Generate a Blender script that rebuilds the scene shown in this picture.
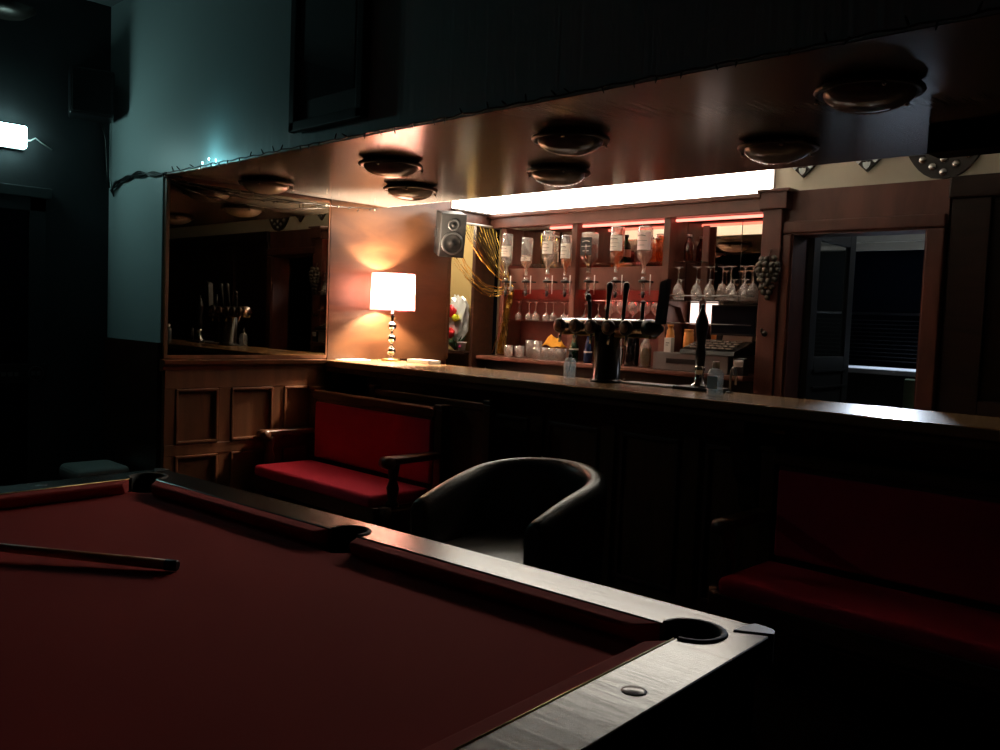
import bpy, bmesh, math, random
from mathutils import Vector, Matrix
random.seed(7)
for o in list(bpy.data.objects): bpy.data.objects.remove(o)
SC = bpy.context.scene
COL = SC.collection
PI = math.pi
# ------------------------------------------------------------------ camera
cd = bpy.data.cameras.new('camera'); cam = bpy.data.objects.new('camera', cd); COL.objects.link(cam)
cd.sensor_width = 36; cd.lens = 36*883.3/1000; cd.clip_start = .02; cd.clip_end = 60
yaw, pit, rol = math.radians(44.397), math.radians(-3.5195), math.radians(2.2974)
fw = Vector((-math.sin(yaw)*math.cos(pit), math.cos(yaw)*math.cos(pit), math.sin(pit)))
rt = Vector((math.cos(yaw), math.sin(yaw), 0)); up = rt.cross(fw)
r2 = math.cos(rol)*rt+math.sin(rol)*up; u2 = -math.sin(rol)*rt+math.cos(rol)*up
M = Matrix(((r2.x, u2.x, -fw.x, 0), (r2.y, u2.y, -fw.y, 0), (r2.z, u2.z, -fw.z, 1.40), (0, 0, 0, 1)))
cam.matrix_world = M
SC.camera = cam
# ------------------------------------------------------------------ world, exposure
w = bpy.data.worlds.new('world'); SC.world = w; w.use_nodes = True
w.node_tree.nodes['Background'].inputs[0].default_value = (.5, .6, .7, 1)
w.node_tree.nodes['Background'].inputs[1].default_value = .0015
vs = SC.view_settings
vs.view_transform = 'Standard'; vs.look = 'None'; vs.gamma = 1; vs.use_curve_mapping = False; vs.exposure = 0
# ------------------------------------------------------------------ lamps and an added fill, without a visible body in frame
def lamp(name, kind, loc, power, color, size=.05, aim=None, **kw):
    l = bpy.data.lights.new(name, kind); l.energy = power; l.color = color
    if kind == 'AREA':
        l.size = size
        if 'size_y' in kw: l.shape = 'RECTANGLE'; l.size_y = kw['size_y']
    else: l.shadow_soft_size = size
    if kind == 'SPOT': l.spot_size = kw.get('cone', 1.); l.spot_blend = kw.get('blend', .5)
    o = bpy.data.objects.new(name, l); COL.objects.link(o); o.location = loc
    if aim: o.rotation_euler = (Vector(aim)-Vector(loc)).to_track_quat('-Z', 'Y').to_euler()
    return o
LAMP_P, PANEL_E, RED_E, EXIT_E, BACK_P = 180.0, 13.0, 3.4, 19.0, 26.0
lamp('back_room_spot', 'SPOT', (-2.64, 6.95, 2.26), BACK_P*14, (.72, .84, 1), .05, (-1.27, 3.35, 1.1), cone=math.radians(10), blend=.9)
lamp('back_room_downlight', 'SPOT', (-2.35, 6.62, 2.6), BACK_P*6, (.72, .84, 1), .05, (-2.35, 6.62, 1.1), cone=math.radians(50), blend=.7)
lamp('back_room_fill', 'AREA', (-1.2, 6.4, 2.6), 4., (.85, .9, 1), .5, (-2.2, 6.2, 1.2))  # added fill that lifts the dark doorway, not a fixture of the room
lamp('table_lamp_bulb', 'POINT', (-4.61, 3.67, 1.56), LAMP_P, (1, .80, .58), .03)
lamp('passage_light', 'AREA', (-5.15, 4.25, 2.2), 12.0, (1, .82, .58), .2, (-5.1, 4.75, 1.3))

# ------------------------------------------------------------------ materials
def mk(name):
    m = bpy.data.materials.new(name); m.use_nodes = True
    return m, m.node_tree, m.node_tree.nodes['Principled BSDF']
def plain(name, c, rough=.5, metal=0, coat=0, spec=.5, noise=0, nscale=20, bump=0, bscale=200, emis=None, es=0):
    m, t, b = mk(name)
    b.inputs['Base Color'].default_value = (*c, 1); b.inputs['Roughness'].default_value = rough
    b.inputs['Metallic'].default_value = metal; b.inputs['Coat Weight'].default_value = coat
    b.inputs['Specular IOR Level'].default_value = spec
    if noise:
        tc = t.nodes.new('ShaderNodeTexCoord'); n = t.nodes.new('ShaderNodeTexNoise'); n.inputs['Scale'].default_value = nscale
        n.inputs['Detail'].default_value = 5
        r = t.nodes.new('ShaderNodeValToRGB')
        r.color_ramp.elements[0].color = (*[x*(1-noise) for x in c], 1); r.color_ramp.elements[1].color = (*[min(1, x*(1+noise)) for x in c], 1)
        r.color_ramp.elements[0].position = .3; r.color_ramp.elements[1].position = .7
        t.links.new(tc.outputs['Object'], n.inputs['Vector']); t.links.new(n.outputs['Fac'], r.inputs[0]); t.links.new(r.outputs[0], b.inputs['Base Color'])
    if bump:
        tc = t.nodes.new('ShaderNodeTexCoord'); n = t.nodes.new('ShaderNodeTexNoise'); n.inputs['Scale'].default_value = bscale
        bp = t.nodes.new('ShaderNodeBump'); bp.inputs['Strength'].default_value = bump; bp.inputs['Distance'].default_value = .01
        t.links.new(tc.outputs['Object'], n.inputs['Vector']); t.links.new(n.outputs['Fac'], bp.inputs['Height']); t.links.new(bp.outputs[0], b.inputs['Normal'])
    if emis:
        b.inputs['Emission Color'].default_value = (*emis, 1); b.inputs['Emission Strength'].default_value = es
    return m
def wood(name, c1, c2, rough=.4, scale=(3, 30, 30), coat=.0, bump=.05, spec=.5):
    m, t, b = mk(name)
    tc = t.nodes.new('ShaderNodeTexCoord'); mp = t.nodes.new('ShaderNodeMapping'); mp.inputs['Scale'].default_value = scale
    n = t.nodes.new('ShaderNodeTexNoise'); n.inputs['Scale'].default_value = 1.; n.inputs['Detail'].default_value = 7; n.inputs['Distortion'].default_value = .6
    r = t.nodes.new('ShaderNodeValToRGB'); r.color_ramp.elements[0].position = .3; r.color_ramp.elements[1].position = .72
    r.color_ramp.elements[0].color = (*c1, 1); r.color_ramp.elements[1].color = (*c2, 1)
    t.links.new(tc.outputs['Object'], mp.inputs[0]); t.links.new(mp.outputs[0], n.inputs['Vector']); t.links.new(n.outputs['Fac'], r.inputs[0])
    t.links.new(r.outputs[0], b.inputs['Base Color'])
    b.inputs['Roughness'].default_value = rough; b.inputs['Coat Weight'].default_value = coat; b.inputs['Specular IOR Level'].default_value = spec
    if bump:
        bp = t.nodes.new('ShaderNodeBump'); bp.inputs['Strength'].default_value = bump; bp.inputs['Distance'].default_value = .01
        t.links.new(n.outputs['Fac'], bp.inputs['Height']); t.links.new(bp.outputs[0], b.inputs['Normal'])
    return m
def emit(name, c, s):
    m = bpy.data.materials.new(name); m.use_nodes = True; t = m.node_tree; t.nodes.clear()
    e = t.nodes.new('ShaderNodeEmission'); e.inputs[0].default_value = (*c, 1); e.inputs[1].default_value = s
    o = t.nodes.new('ShaderNodeOutputMaterial'); t.links.new(e.outputs[0], o.inputs[0]); return m
def glassy(name, tint=(.95, .95, .95), refl=.08, rough=.03, haze=0, hc=(.8, .8, .8)):
    m = bpy.data.materials.new(name); m.use_nodes = True; t = m.node_tree; t.nodes.clear()
    tr = t.nodes.new('ShaderNodeBsdfTransparent'); tr.inputs[0].default_value = (*tint, 1)
    gl = t.nodes.new('ShaderNodeBsdfGlossy'); gl.inputs['Roughness'].default_value = rough
    lw = t.nodes.new('ShaderNodeLayerWeight'); lw.inputs[0].default_value = .35
    mr = t.nodes.new('ShaderNodeMapRange'); mr.inputs['To Min'].default_value = refl; mr.inputs['To Max'].default_value = .75
    t.links.new(lw.outputs['Facing'], mr.inputs['Value'])
    mx = t.nodes.new('ShaderNodeMixShader'); t.links.new(mr.outputs[0], mx.inputs[0]); t.links.new(tr.outputs[0], mx.inputs[1]); t.links.new(gl.outputs[0], mx.inputs[2])
    last = mx
    if haze:
        df = t.nodes.new('ShaderNodeBsdfDiffuse'); df.inputs[0].default_value = (*hc, 1)
        tl = t.nodes.new('ShaderNodeBsdfTranslucent'); tl.inputs[0].default_value = (*hc, 1)
        ad = t.nodes.new('ShaderNodeMixShader'); ad.inputs[0].default_value = .5; t.links.new(df.outputs[0], ad.inputs[1]); t.links.new(tl.outputs[0], ad.inputs[2])
        m2 = t.nodes.new('ShaderNodeMixShader'); m2.inputs[0].default_value = haze; t.links.new(mx.outputs[0], m2.inputs[1]); t.links.new(ad.outputs[0], m2.inputs[2]); last = m2
    o = t.nodes.new('ShaderNodeOutputMaterial'); t.links.new(last.outputs[0], o.inputs[0]); return m
def mirror(name, c, rough=.01):
    return plain(name, c, rough, 1)
def shade_mat(name, c):
    m = bpy.data.materials.new(name); m.use_nodes = True; t = m.node_tree; t.nodes.clear()
    d = t.nodes.new('ShaderNodeBsdfDiffuse'); d.inputs[0].default_value = (.88, .80, .74, 1)
    l = t.nodes.new('ShaderNodeBsdfTranslucent'); l.inputs[0].default_value = (*c, 1)
    mx = t.nodes.new('ShaderNodeMixShader'); mx.inputs[0].default_value = .6
    t.links.new(d.outputs[0], mx.inputs[1]); t.links.new(l.outputs[0], mx.inputs[2])
    o = t.nodes.new('ShaderNodeOutputMaterial'); t.links.new(mx.outputs[0], o.inputs[0]); return m
def ribbed(name, c, rough=.4):
    m, t, b = mk(name); b.inputs['Base Color'].default_value = (*c, 1); b.inputs['Roughness'].default_value = rough
    tc = t.nodes.new('ShaderNodeTexCoord'); mp = t.nodes.new('ShaderNodeMapping'); mp.inputs['Scale'].default_value = (60, 60, .7)
    n = t.nodes.new('ShaderNodeTexNoise'); n.inputs['Scale'].default_value = 1; n.inputs['Detail'].default_value = 4
    bp = t.nodes.new('ShaderNodeBump'); bp.inputs['Strength'].default_value = .18; bp.inputs['Distance'].default_value = .01
    t.links.new(tc.outputs['Object'], mp.inputs[0]); t.links.new(mp.outputs[0], n.inputs['Vector']); t.links.new(n.outputs['Fac'], bp.inputs['Height']); t.links.new(bp.outputs[0], b.inputs['Normal'])
    return m
def soffit_mat(name, c):
    m, t, b = mk(name); b.inputs['Base Color'].default_value = (*c, 1); b.inputs['Roughness'].default_value = .19; b.inputs['IOR'].default_value = 2.1
    tc = t.nodes.new('ShaderNodeTexCoord'); mp = t.nodes.new('ShaderNodeMapping'); mp.inputs['Scale'].default_value = (40, 2, 2)
    n = t.nodes.new('ShaderNodeTexNoise'); n.inputs['Scale'].default_value = 1; n.inputs['Detail'].default_value = 4
    bp = t.nodes.new('ShaderNodeBump'); bp.inputs['Strength'].default_value = .06; bp.inputs['Distance'].default_value = .01
    t.links.new(tc.outputs['Object'], mp.inputs[0]); t.links.new(mp.outputs[0], n.inputs['Vector']); t.links.new(n.outputs['Fac'], bp.inputs['Height']); t.links.new(bp.outputs[0], b.inputs['Normal'])
    return m
MT = dict(
 carpet=plain('carpet', (.03, .012, .012), .95, noise=.5, nscale=40, bump=.3, bscale=300),
 teal=ribbed('ribbed_wall', (.50, .60, .60), .42),
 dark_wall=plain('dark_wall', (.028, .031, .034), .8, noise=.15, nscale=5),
 ceil=plain('ceiling_paint', (.25, .27, .27), .8),
 cream=plain('cream_wall', (.66, .61, .49), .75, noise=.06, nscale=4),
 creamgloss=plain('cream_paint', (.78, .74, .64), .6),
 ceilwhite=plain('white_paint', (.75, .74, .70), .8),
 soffit=soffit_mat('gloss_soffit', (.19, .165, .148)),
 copper=wood('copper_panel', (.034, .012, .005), (.090, .037, .015), .36, (5, 2, 7), bump=.02, spec=.4),
 dado=wood('dado_oak', (.085, .030, .012), (.17, .065, .026), .38, (14, 14, 2), bump=.04),
 darkwood=wood('dark_wood', (.030, .012, .008), (.060, .024, .014), .35, (3, 20, 20), bump=.04),
 ebony=wood('ebony_panelling', (.014, .006, .004), (.030, .013, .008), .5, (3, 20, 20), bump=.03, spec=.3),
 settle=wood('settle_oak', (.060, .022, .011), (.12, .046, .022), .33, (4, 30, 30), bump=.03),
 redwood=wood('red_mahogany', (.085, .026, .018), (.15, .050, .034), .45, (10, 10, 3), bump=.03),
 gantry=wood('gantry_mahogany', (.12, .045, .032), (.20, .082, .058), .42, (6, 20, 6), bump=.03),
 bartop=wood('bar_varnish', (.22, .12, .055), (.36, .21, .10), .24, (1.5, 25, 25), bump=.02),
 rail=wood('rail_black_ash', (.012, .0112, .0105), (.026, .024, .0225), .23, (4, 40, 40), bump=.05, spec=.6),
 felt=plain('red_felt', (.34, .036, .034), .95, spec=.15, bump=.15, bscale=900),
 feltdark=plain('red_felt_cushion', (.42, .05, .045), .9, spec=.2, bump=.12, bscale=900),
 velvet=plain('red_velvet', (.74, .045, .095), .85, spec=.2, bump=.2, bscale=500),
 black=plain('black_plastic', (.012, .012, .013), .35),
 rubber=plain('black_rubber', (.008, .008, .008), .7),
 leather=plain('black_leather', (.045, .043, .041), .30, bump=.12, bscale=120),
 chrome=plain('chrome', (.75, .74, .72), .16, 1),
 steel=plain('steel', (.4, .4, .4), .3, 1),
 bronze=plain('bronze_metal', (.055, .042, .035), .35, .7),
 brass=plain('brass', (.6, .42, .18), .3, 1),
 gold=plain('gold_tinsel', (.85, .55, .14), .25, 1),
 bowl=plain('alabaster_glass', (.36, .33, .29), .12, coat=.5),
 mir=mirror('dark_mirror', (.24, .205, .155)),
 mirb=mirror('gantry_mirror', (.62, .50, .42)),
 panel=emit('cove_light_panel', (1, .93, .80), PANEL_E),
 red=emit('red_strip', (1, .22, .16), RED_E), redlow=emit('low_red_strip', (1, .07, .05), RED_E*3),
 exit=emit('emergency_white', (.55, 1, .98), EXIT_E),
 cyan=emit('cyan_bulb', (.3, .9, 1), 40.),
 warmbulb=emit('warm_bulb', (1, .75, .45), 2.5),
 white_lit=emit('backlit_panel', (1, .72, .62), 2.2),
 shade=shade_mat('pink_silk_shade', (.20, .09, .085)),
 trimpink=plain('shade_trim', (.35, .06, .10), .6),
 glass=glassy('clear_glass', (.93, .92, .90), .06),
 glassred=glassy('bar_glass', (.90, .86, .84), .14, haze=.2, hc=(.98, .93, .9)),
 shelfglass=glassy('shelf_glass', (.88, .90, .86), .12, haze=.05),
 green=glassy('green_glass', (.02, .16, .05), .06, haze=.35, hc=(.02, .16, .05)),
 amber=glassy('amber_liquor', (.95, .42, .08), .04, haze=.25, hc=(.9, .35, .05)),
 darkliq=glassy('dark_liquor', (.35, .05, .02), .04, haze=.3, hc=(.3, .06, .03)),
 rose=glassy('pale_liquor', (.97, .75, .62), .05, haze=.25, hc=(.95, .7, .6)),
 olive=glassy('olive_oil', (.55, .42, .05), .05, haze=.35, hc=(.45, .34, .05)),
 gel=glassy('clear_gel', (.80, .90, .96), .08, haze=.22, hc=(.7, .85, .95)),
 label=plain('cream_label', (.92, .86, .78), .7),
 labelpink=plain('pink_label', (.92, .70, .68), .7),
 labelprint=plain('label_print', (.30, .24, .21), .7),
 labelblack=plain('black_label', (.012, .012, .014), .6),
 white=plain('white_plastic', (.78, .76, .74), .5),
 paper=plain('paper', (.85, .82, .76), .8),
 greyplastic=plain('grey_plastic', (.14, .14, .14), .45),
 palegrey=plain('pale_grey_vinyl', (.60, .61, .57), .4),
 yellow=plain('yellow_cloth', (.85, .40, .03), .8, bump=.3, bscale=60),
 orange=plain('orange_plastic', (.9, .36, .09), .5),
 pink=plain('pink_cap', (.75, .06, .22), .4),
 magenta=plain('magenta_paper', (.6, .05, .25), .7),
 foil=plain('silver_foil', (.75, .78, .80), .3, .35),
 foilred=plain('red_foil', (.65, .03, .04), .3, .6),
 foilyel=plain('yellow_foil', (.8, .75, .05), .3, .5),
 leaf=plain('dark_leaf', (.02, .06, .025), .7),
 blue=plain('dark_blue', (.02, .03, .10), .3),
 olivewall=plain('olive_wall', (.35, .25, .10), .8),
 greencloth=plain('sage_green', (.22, .32, .20), .7),
 cueash=wood('cue_ash', (.40, .22, .11), (.55, .33, .18), .35, (2, 40, 40), bump=0),
 picture=plain('dark_print', (.035, .033, .035), .25, noise=.6, nscale=4, coat=.6),
 mount=plain('picture_mount', (.06, .065, .066), .7),
 silver=plain('silver_shield', (.62, .60, .58), .25, .9),
 spk=plain('speaker_grey', (.013, .013, .013), .55),
 cone=plain('speaker_cone', (.008, .008, .008), .7, spec=.25),
 ring=plain('speaker_ring', (.10, .10, .10), .35, .6),
 grape=plain('grape_glass', (.10, .09, .075), .2),
 darkglass=plain('night_window', (.003, .005, .010), .4, spec=.05),
 counterwhite=plain('white_counter', (.62, .65, .70), .3),
)
# ------------------------------------------------------------------ mesh builder
class MB:
    def __init__(s): s.bm = bmesh.new()
    def box(s, x0, x1, y0, y1, z0, z1, bev=0, seg=2, rot=None, piv=None):
        g = bmesh.ops.create_cube(s.bm, size=1); v = g['verts']
        bmesh.ops.scale(s.bm, vec=(abs(x1-x0), abs(y1-y0), abs(z1-z0)), verts=v)
        if bev:
            e = list({e for q in v for e in q.link_edges})
            r = bmesh.ops.bevel(s.bm, geom=e, offset=bev, segments=seg, affect='EDGES', profile=.6)
            v = list({q for f in r['faces'] for q in f.verts} | {q for q in v if q.is_valid})
        c = Vector(((x0+x1)/2, (y0+y1)/2, (z0+z1)/2))
        bmesh.ops.translate(s.bm, vec=c, verts=v)
        if rot: bmesh.ops.rotate(s.bm, cent=Vector(piv) if piv else c, matrix=rot, verts=v)
        return v
    def lathe(s, prof, c=(0, 0, 0), seg=20, axis=None, smooth=True, arc=None):
        rings = []
        n = seg
        for r, z in prof:
            if r < 1e-5: rings.append([s.bm.verts.new((0, 0, z))])
            else: rings.append([s.bm.verts.new((r*math.cos(2*PI*i/n), r*math.sin(2*PI*i/n), z)) for i in range(n)])
        for a, b in zip(rings, rings[1:]):
            if len(a) == 1 and len(b) == 1: continue
            for i in range(n):
                j = (i+1) % n
                if len(a) == 1: f = s.bm.faces.new((a[0], b[j], b[i]))
                elif len(b) == 1: f = s.bm.faces.new((a[i], a[j], b[0]))
                else: f = s.bm.faces.new((a[i], a[j], b[j], b[i]))
                f.smooth = smooth
        v = [q for r in rings for q in r]
        if axis: bmesh.ops.rotate(s.bm, cent=(0, 0, 0), matrix=Vector((0, 0, 1)).rotation_difference(Vector(axis)).to_matrix(), verts=v)
        bmesh.ops.translate(s.bm, vec=Vector(c), verts=v)
        return v
    def cyl(s, p0, p1, r, r1=None, seg=16):
        p0, p1 = Vector(p0), Vector(p1); L = (p1-p0).length; r1 = r if r1 is None else r1
        return s.lathe([(0, 0), (r, 0), (r, 0), (r1, L), (r1, L), (0, L)], p0, seg, (p1-p0).normalized())
    def sphere(s, c, r, sc=(1, 1, 1), seg=16):
        n = max(6, seg//2)
        v = s.lathe([(r*math.sin(PI*i/n), -r*math.cos(PI*i/n)) for i in range(n+1)], (0, 0, 0), seg)
        bmesh.ops.scale(s.bm, vec=sc, verts=v); bmesh.ops.translate(s.bm, vec=Vector(c), verts=v); return v
    def tube(s, pts, r, seg=8, smooth=True, sec=None):
        P = [Vector(p) for p in pts]; rings = []; prev = None
        for i, p in enumerate(P):
            d = (P[min(i+1, len(P)-1)]-P[max(i-1, 0)]).normalized()
            a = prev if prev is not None else (Vector((0, 0, 1)) if abs(d.z) < .9 else Vector((1, 0, 0)))
            u = (a-d*a.dot(d)).normalized(); prev = u; v = d.cross(u)
            rr = r[i] if isinstance(r, (list, tuple)) else r
            if sec: rings.append([s.bm.verts.new(p+u*a_*rr+v*b_*rr) for a_, b_ in sec])
            else: rings.append([s.bm.verts.new(p+u*math.cos(2*PI*k/seg)*rr+v*math.sin(2*PI*k/seg)*rr) for k in range(seg)])
        n = len(rings[0])
        for a, b in zip(rings, rings[1:]):
            for i in range(n):
                f = s.bm.faces.new((a[i], a[(i+1) % n], b[(i+1) % n], b[i])); f.smooth = smooth
        s.bm.faces.new(list(reversed(rings[0]))); s.bm.faces.new(rings[-1])
    def prism(s, poly, axis, a, b):
        # poly in the plane normal to axis: x -> (y,z), y -> (x,z), z -> (x,y)
        def mkv(p, h):
            return {'x': (h, p[0], p[1]), 'y': (p[0], h, p[1]), 'z': (p[0], p[1], h)}[axis]
        A = [s.bm.verts.new(mkv(p, a)) for p in poly]; B = [s.bm.verts.new(mkv(p, b)) for p in poly]
        n = len(poly)
        s.bm.faces.new(A); s.bm.faces.new(list(reversed(B)))
        for i in range(n): s.bm.faces.new((A[i], B[i], B[(i+1) % n], A[(i+1) % n]))
        return A+B
    def ringplate(s, outer, inner, z0, z1):
        # flat plate between two loops (lists of xy), extruded from z0 to z1
        def loop(l, z): return [s.bm.verts.new((p[0], p[1], z)) for p in l]
        for z in (z1, z0):
            o, i = loop(outer, z), loop(inner, z); ed = []
            for l in (o, i): ed += [s.bm.edges.new((l[k], l[(k+1) % len(l)])) for k in range(len(l))]
            bmesh.ops.triangle_fill(s.bm, edges=ed, use_beauty=True)
            if z == z1: ot, it = o, i
            else: ob, ib = o, i
        for t, b in ((ot, ob), (it, ib)):
            for k in range(len(t)): s.bm.faces.new((t[k], t[(k+1) % len(t)], b[(k+1) % len(b)], b[k]))
    def build(s, name, mat, parent=None, loc=(0, 0, 0), rz=0):
        bmesh.ops.recalc_face_normals(s.bm, faces=s.bm.faces)
        me = bpy.data.meshes.new(name); s.bm.to_mesh(me); s.bm.free()
        me.materials.append(MT[mat] if isinstance(mat, str) else mat)
        o = bpy.data.objects.new(name, me); COL.objects.link(o)
        if parent: o.parent = parent
        o.location = loc; o.rotation_euler = (0, 0, rz)
        return o
def smooth(P, n=6):
    P = [Vector(p) for p in P]; out = []
    for i in range(len(P)-1):
        a, b, c, d = P[max(i-1, 0)], P[i], P[i+1], P[min(i+2, len(P)-1)]
        for k in range(n):
            t = k/n; out.append(.5*((2*b)+(c-a)*t+(2*a-5*b+4*c-d)*t*t+(3*b-a-3*c+d)*t**3))
    return out+[P[-1]]
def tag(o, label, cat, group=None, kind=None):
    o['label'] = label; o['category'] = cat
    if group: o['group'] = group
    if kind: o['kind'] = kind
    return o
def thing(name, label, cat, loc=(0, 0, 0), rz=0, group=None):
    o = bpy.data.objects.new(name, None); COL.objects.link(o); o.empty_display_size = .05
    o.location = loc; o.rotation_euler = (0, 0, rz); return tag(o, label, cat, group)
def dup(root, loc, rz=None, label=None):
    r = root.copy(); COL.objects.link(r); r.location = loc
    if rz is not None: r.rotation_euler = (0, 0, rz)
    if label: r['label'] = label
    for ch in list(root.children):
        c = ch.copy(); COL.objects.link(c); c.parent = r
        for g in ch.children:
            d = g.copy(); COL.objects.link(d); d.parent = c
    return r
def struct(name, mb, mat, label=None, cat=None, parent=None):
    o = mb.build(name, mat, parent)
    if parent is None:
        o['kind'] = 'structure'
        tag(o, label, cat)
    return o
ORD = ['first', 'second', 'third', 'fourth', 'fifth', 'sixth', 'seventh', 'eighth', 'ninth', 'tenth', 'eleventh', 'twelfth']
XM, YF, ZS, YB = -4.80, 2.20, 2.13, 4.75       # mirror wall, fascia, soffit height, gantry front
ZB = 1.105                                     # bar top
# ================================================================== SETTING
b = MB(); b.box(-8.5, 2.6, -4, 9, -.05, 0); struct('floor', b, 'carpet', 'dark patterned pub carpet under the pool table', 'floor')
b = MB(); b.box(-5.7, 2.6, -4, 2.3, 3.2, 3.3); struct('ceiling', b, 'ceil', 'dim grey ceiling of the pool room', 'ceiling')
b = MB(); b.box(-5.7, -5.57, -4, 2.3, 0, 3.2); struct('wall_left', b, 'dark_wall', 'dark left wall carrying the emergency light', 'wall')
b = MB(); b.box(-5.57, -4.83, YF, YF+.1, 1.2, 3.2); b.box(-4.83, 2.5, YF, YF+.1, ZS, 3.2)
struct('wall_fascia', b, 'teal', 'teal lit ribbed wall above the bar opening', 'wall')
b = MB(); b.box(-5.57, -4.83, YF-.015, YF+.1, 0, 1.2); struct('trim_2', b, 'darkwood', 'dark dado below the teal wall strip', 'dado')
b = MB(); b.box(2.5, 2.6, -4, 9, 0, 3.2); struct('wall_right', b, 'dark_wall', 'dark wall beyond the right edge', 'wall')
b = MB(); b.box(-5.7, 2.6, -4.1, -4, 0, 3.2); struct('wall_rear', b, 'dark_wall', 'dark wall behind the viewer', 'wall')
b = MB(); b.box(XM-.02, 2.5, YF+.1, 3.72, ZS, ZS+.25); b.box(XM-.02, 2.5, YF, YF+.1, ZS-.003, ZS)
struct('ceiling_soffit', b, 'soffit', 'glossy tan dropped ceiling over the bar', 'ceiling')
b = MB(); b.box(XM, 2.5, 3.721, 3.735, ZS+.002, ZS+.25); struct('trim_5', b, 'creamgloss', 'cream upstand added at the back edge of the soffit to bounce light', 'trim')  # separate pale strip, added to bounce panel light onto the gantry
b = MB(); b.box(-6.5, 2.5, 3.5, 4.95, 2.75, 2.85); struct('ceiling_cove', b, 'ceilwhite', 'raised ceiling behind the bar soffit', 'ceiling')
# mirror wall
b = MB(); b.box(XM-.12, XM, YF+.1, 4.33, 0, 2.75); struct('wall_bar_left', b, 'redwood', 'brown end wall of the bar recess behind mirror and copper panel', 'wall')
b = MB(); b.box(XM-.03, XM, 4.33, 4.80, 2.10, 2.75)
struct('trim_4', b, 'gantry', 'tan header board over the tinsel curtain', 'board')
b = MB(); b.box(XM-.03, XM, 4.59, 4.80, 0, 2.10)
struct('wall_bar_corner', b, 'darkwood', 'dark board jamb beside the tinsel curtained opening', 'wall')
b = MB(); b.box(-6.5, XM-.12, 4.80, 4.9, 0, 2.75); struct('wall_alcove', b, 'olivewall', 'olive wall of the passage seen behind the copper panel', 'wall')
b = MB(); b.box(-6.5, -6.4, 2.3, 4.8, 0, 2.75); struct('wall_passage', b, 'dark_wall', 'dark side wall of the passage behind the bar', 'wall')
# bar back wall with the doorway
b = MB(); b.box(XM, 2.5, 4.85, 4.95, 2.20, 2.75); b.box(XM-.12, -2.58, 4.96, 5.05, 0, 2.75)
struct('wall_bar_back', b, 'cream', 'cream wall above the door and panelling behind the bar', 'wall')
b = MB(); b.box(-1.60, 2.5, 4.80, 4.95, 0, 2.2)
b.box(-1.555, 2.5, 4.74, 4.80, 2.10, 2.21, .012)
b.box(-1.54, -1.36, 4.765, 4.81, 0, 2.11, .004); b.box(-.85, -.67, 4.765, 4.81, 0, 2.11, .004); b.box(-1.36, 2.5, 4.765, 4.81, .95, 1.1, .004)
struct('wall_bar_panelled', b, 'ebony', 'dark wood panelled wall to the right of the doorway', 'wall')
b = MB()
b.box(-2.45, -1.555, 4.78, 4.95, 1.985, 2.205, .004)
struct('trim_3', b, 'redwood', 'plain red-brown board over the doorway', 'board')
# door frame and leaf (structure)
df = bpy.data.objects.new('door_1', None); COL.objects.link(df); df['kind'] = 'structure'; tag(df, 'dark half glazed door standing open behind the bar', 'door')
def casing():
    m = MB()
    def L(x0, x1, z0, z1): m.box(x0, x1, 4.745, 4.80, z0, z1, .012, 3)
    L(-2.435, -2.38, 0, 1.958); L(-1.65, -1.56, 0, 1.958); L(-2.435, -1.56, 1.96, 2.03)
    m.box(-2.40, -2.372, 4.76, 4.95, 0, 1.965); m.box(-1.658, -1.605, 4.76, 4.95, 0, 1.965); m.box(-2.40, -1.62, 4.76, 4.95, 1.952, 1.98)
    return m
casing().build('door_frame', 'redwood', df)
a = math.radians(94); R = Matrix.Rotation(a, 3, 'Z'); piv = (-2.36, 4.96, 0)
m = MB()
hx, hy = -2.36, 4.96
for (x0, x1, z0, z1) in ((0, .1, .02, 2.08), (.60, .70, .02, 2.08), (.1, .6, 1.95, 2.08), (.1, .6, 1.16, 1.26), (.1, .6, .02, .22), (.1, .6, .62, .72)):
    m.box(hx+x0, hx+x1, hy-.02, hy+.02, z0, z1, .003, 1, R, piv)
for (z0, z1) in ((.22, .62), (.72, 1.16)): m.box(hx+.1, hx+.6, hy-.01, hy+.01, z0, z1, 0, 1, R, piv)
for z in (1.17, 1.07): m.box(hx+.08, hx+.66, hy-.032, hy-.02, z, z+.012, 0, 1, R, piv)
leaf = m.build('door_leaf', plain('black_door_paint', (.014, .016, .015), .5), df)
m = MB(); m.box(hx+.1, hx+.6, hy-.004, hy+.004, 1.26, 1.95, 0, 1, R, piv); m.build('door_pane', glassy('door_glass', (.5, .55, .5), .12, haze=.08, hc=(.3, .35, .3)), df)
# room beyond the doorway
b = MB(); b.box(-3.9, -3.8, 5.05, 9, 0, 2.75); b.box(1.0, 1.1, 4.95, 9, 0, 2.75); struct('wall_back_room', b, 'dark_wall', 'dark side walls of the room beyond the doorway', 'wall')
b = MB(); b.box(-3.9, 1.1, 7.2, 7.3, 0, .95); b.box(-3.9, 1.1, 7.2, 7.3, 2.10, 2.75); b.box(-3.9, 1.1, 7.10, 7.2, 2.14, 2.24, .01); b.box(-3.9, 1.1, 7.14, 7.2, 2.08, 2.14)
struct('wall_back_room_far', b, 'cream', 'cream lintel of the far room seen through the doorway', 'wall')
b = MB(); b.box(-3.9, 1.1, 4.95, 9, 2.75, 2.85); struct('ceiling_back_room', b, 'ceil', 'ceiling of the room beyond the doorway', 'ceiling')
wn = MB(); wn.box(-3.8, 1.0, 7.22, 7.24, .95, 2.10); wn = struct('window_1', wn, 'darkglass', 'night dark window seen through the doorway', 'window')
m = MB(); m.tube([(-3.8, 7.12, 1.575), (1., 7.12, 1.575)], .010, 8); m.build('window_rail', 'steel', wn)
m = MB()
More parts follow.
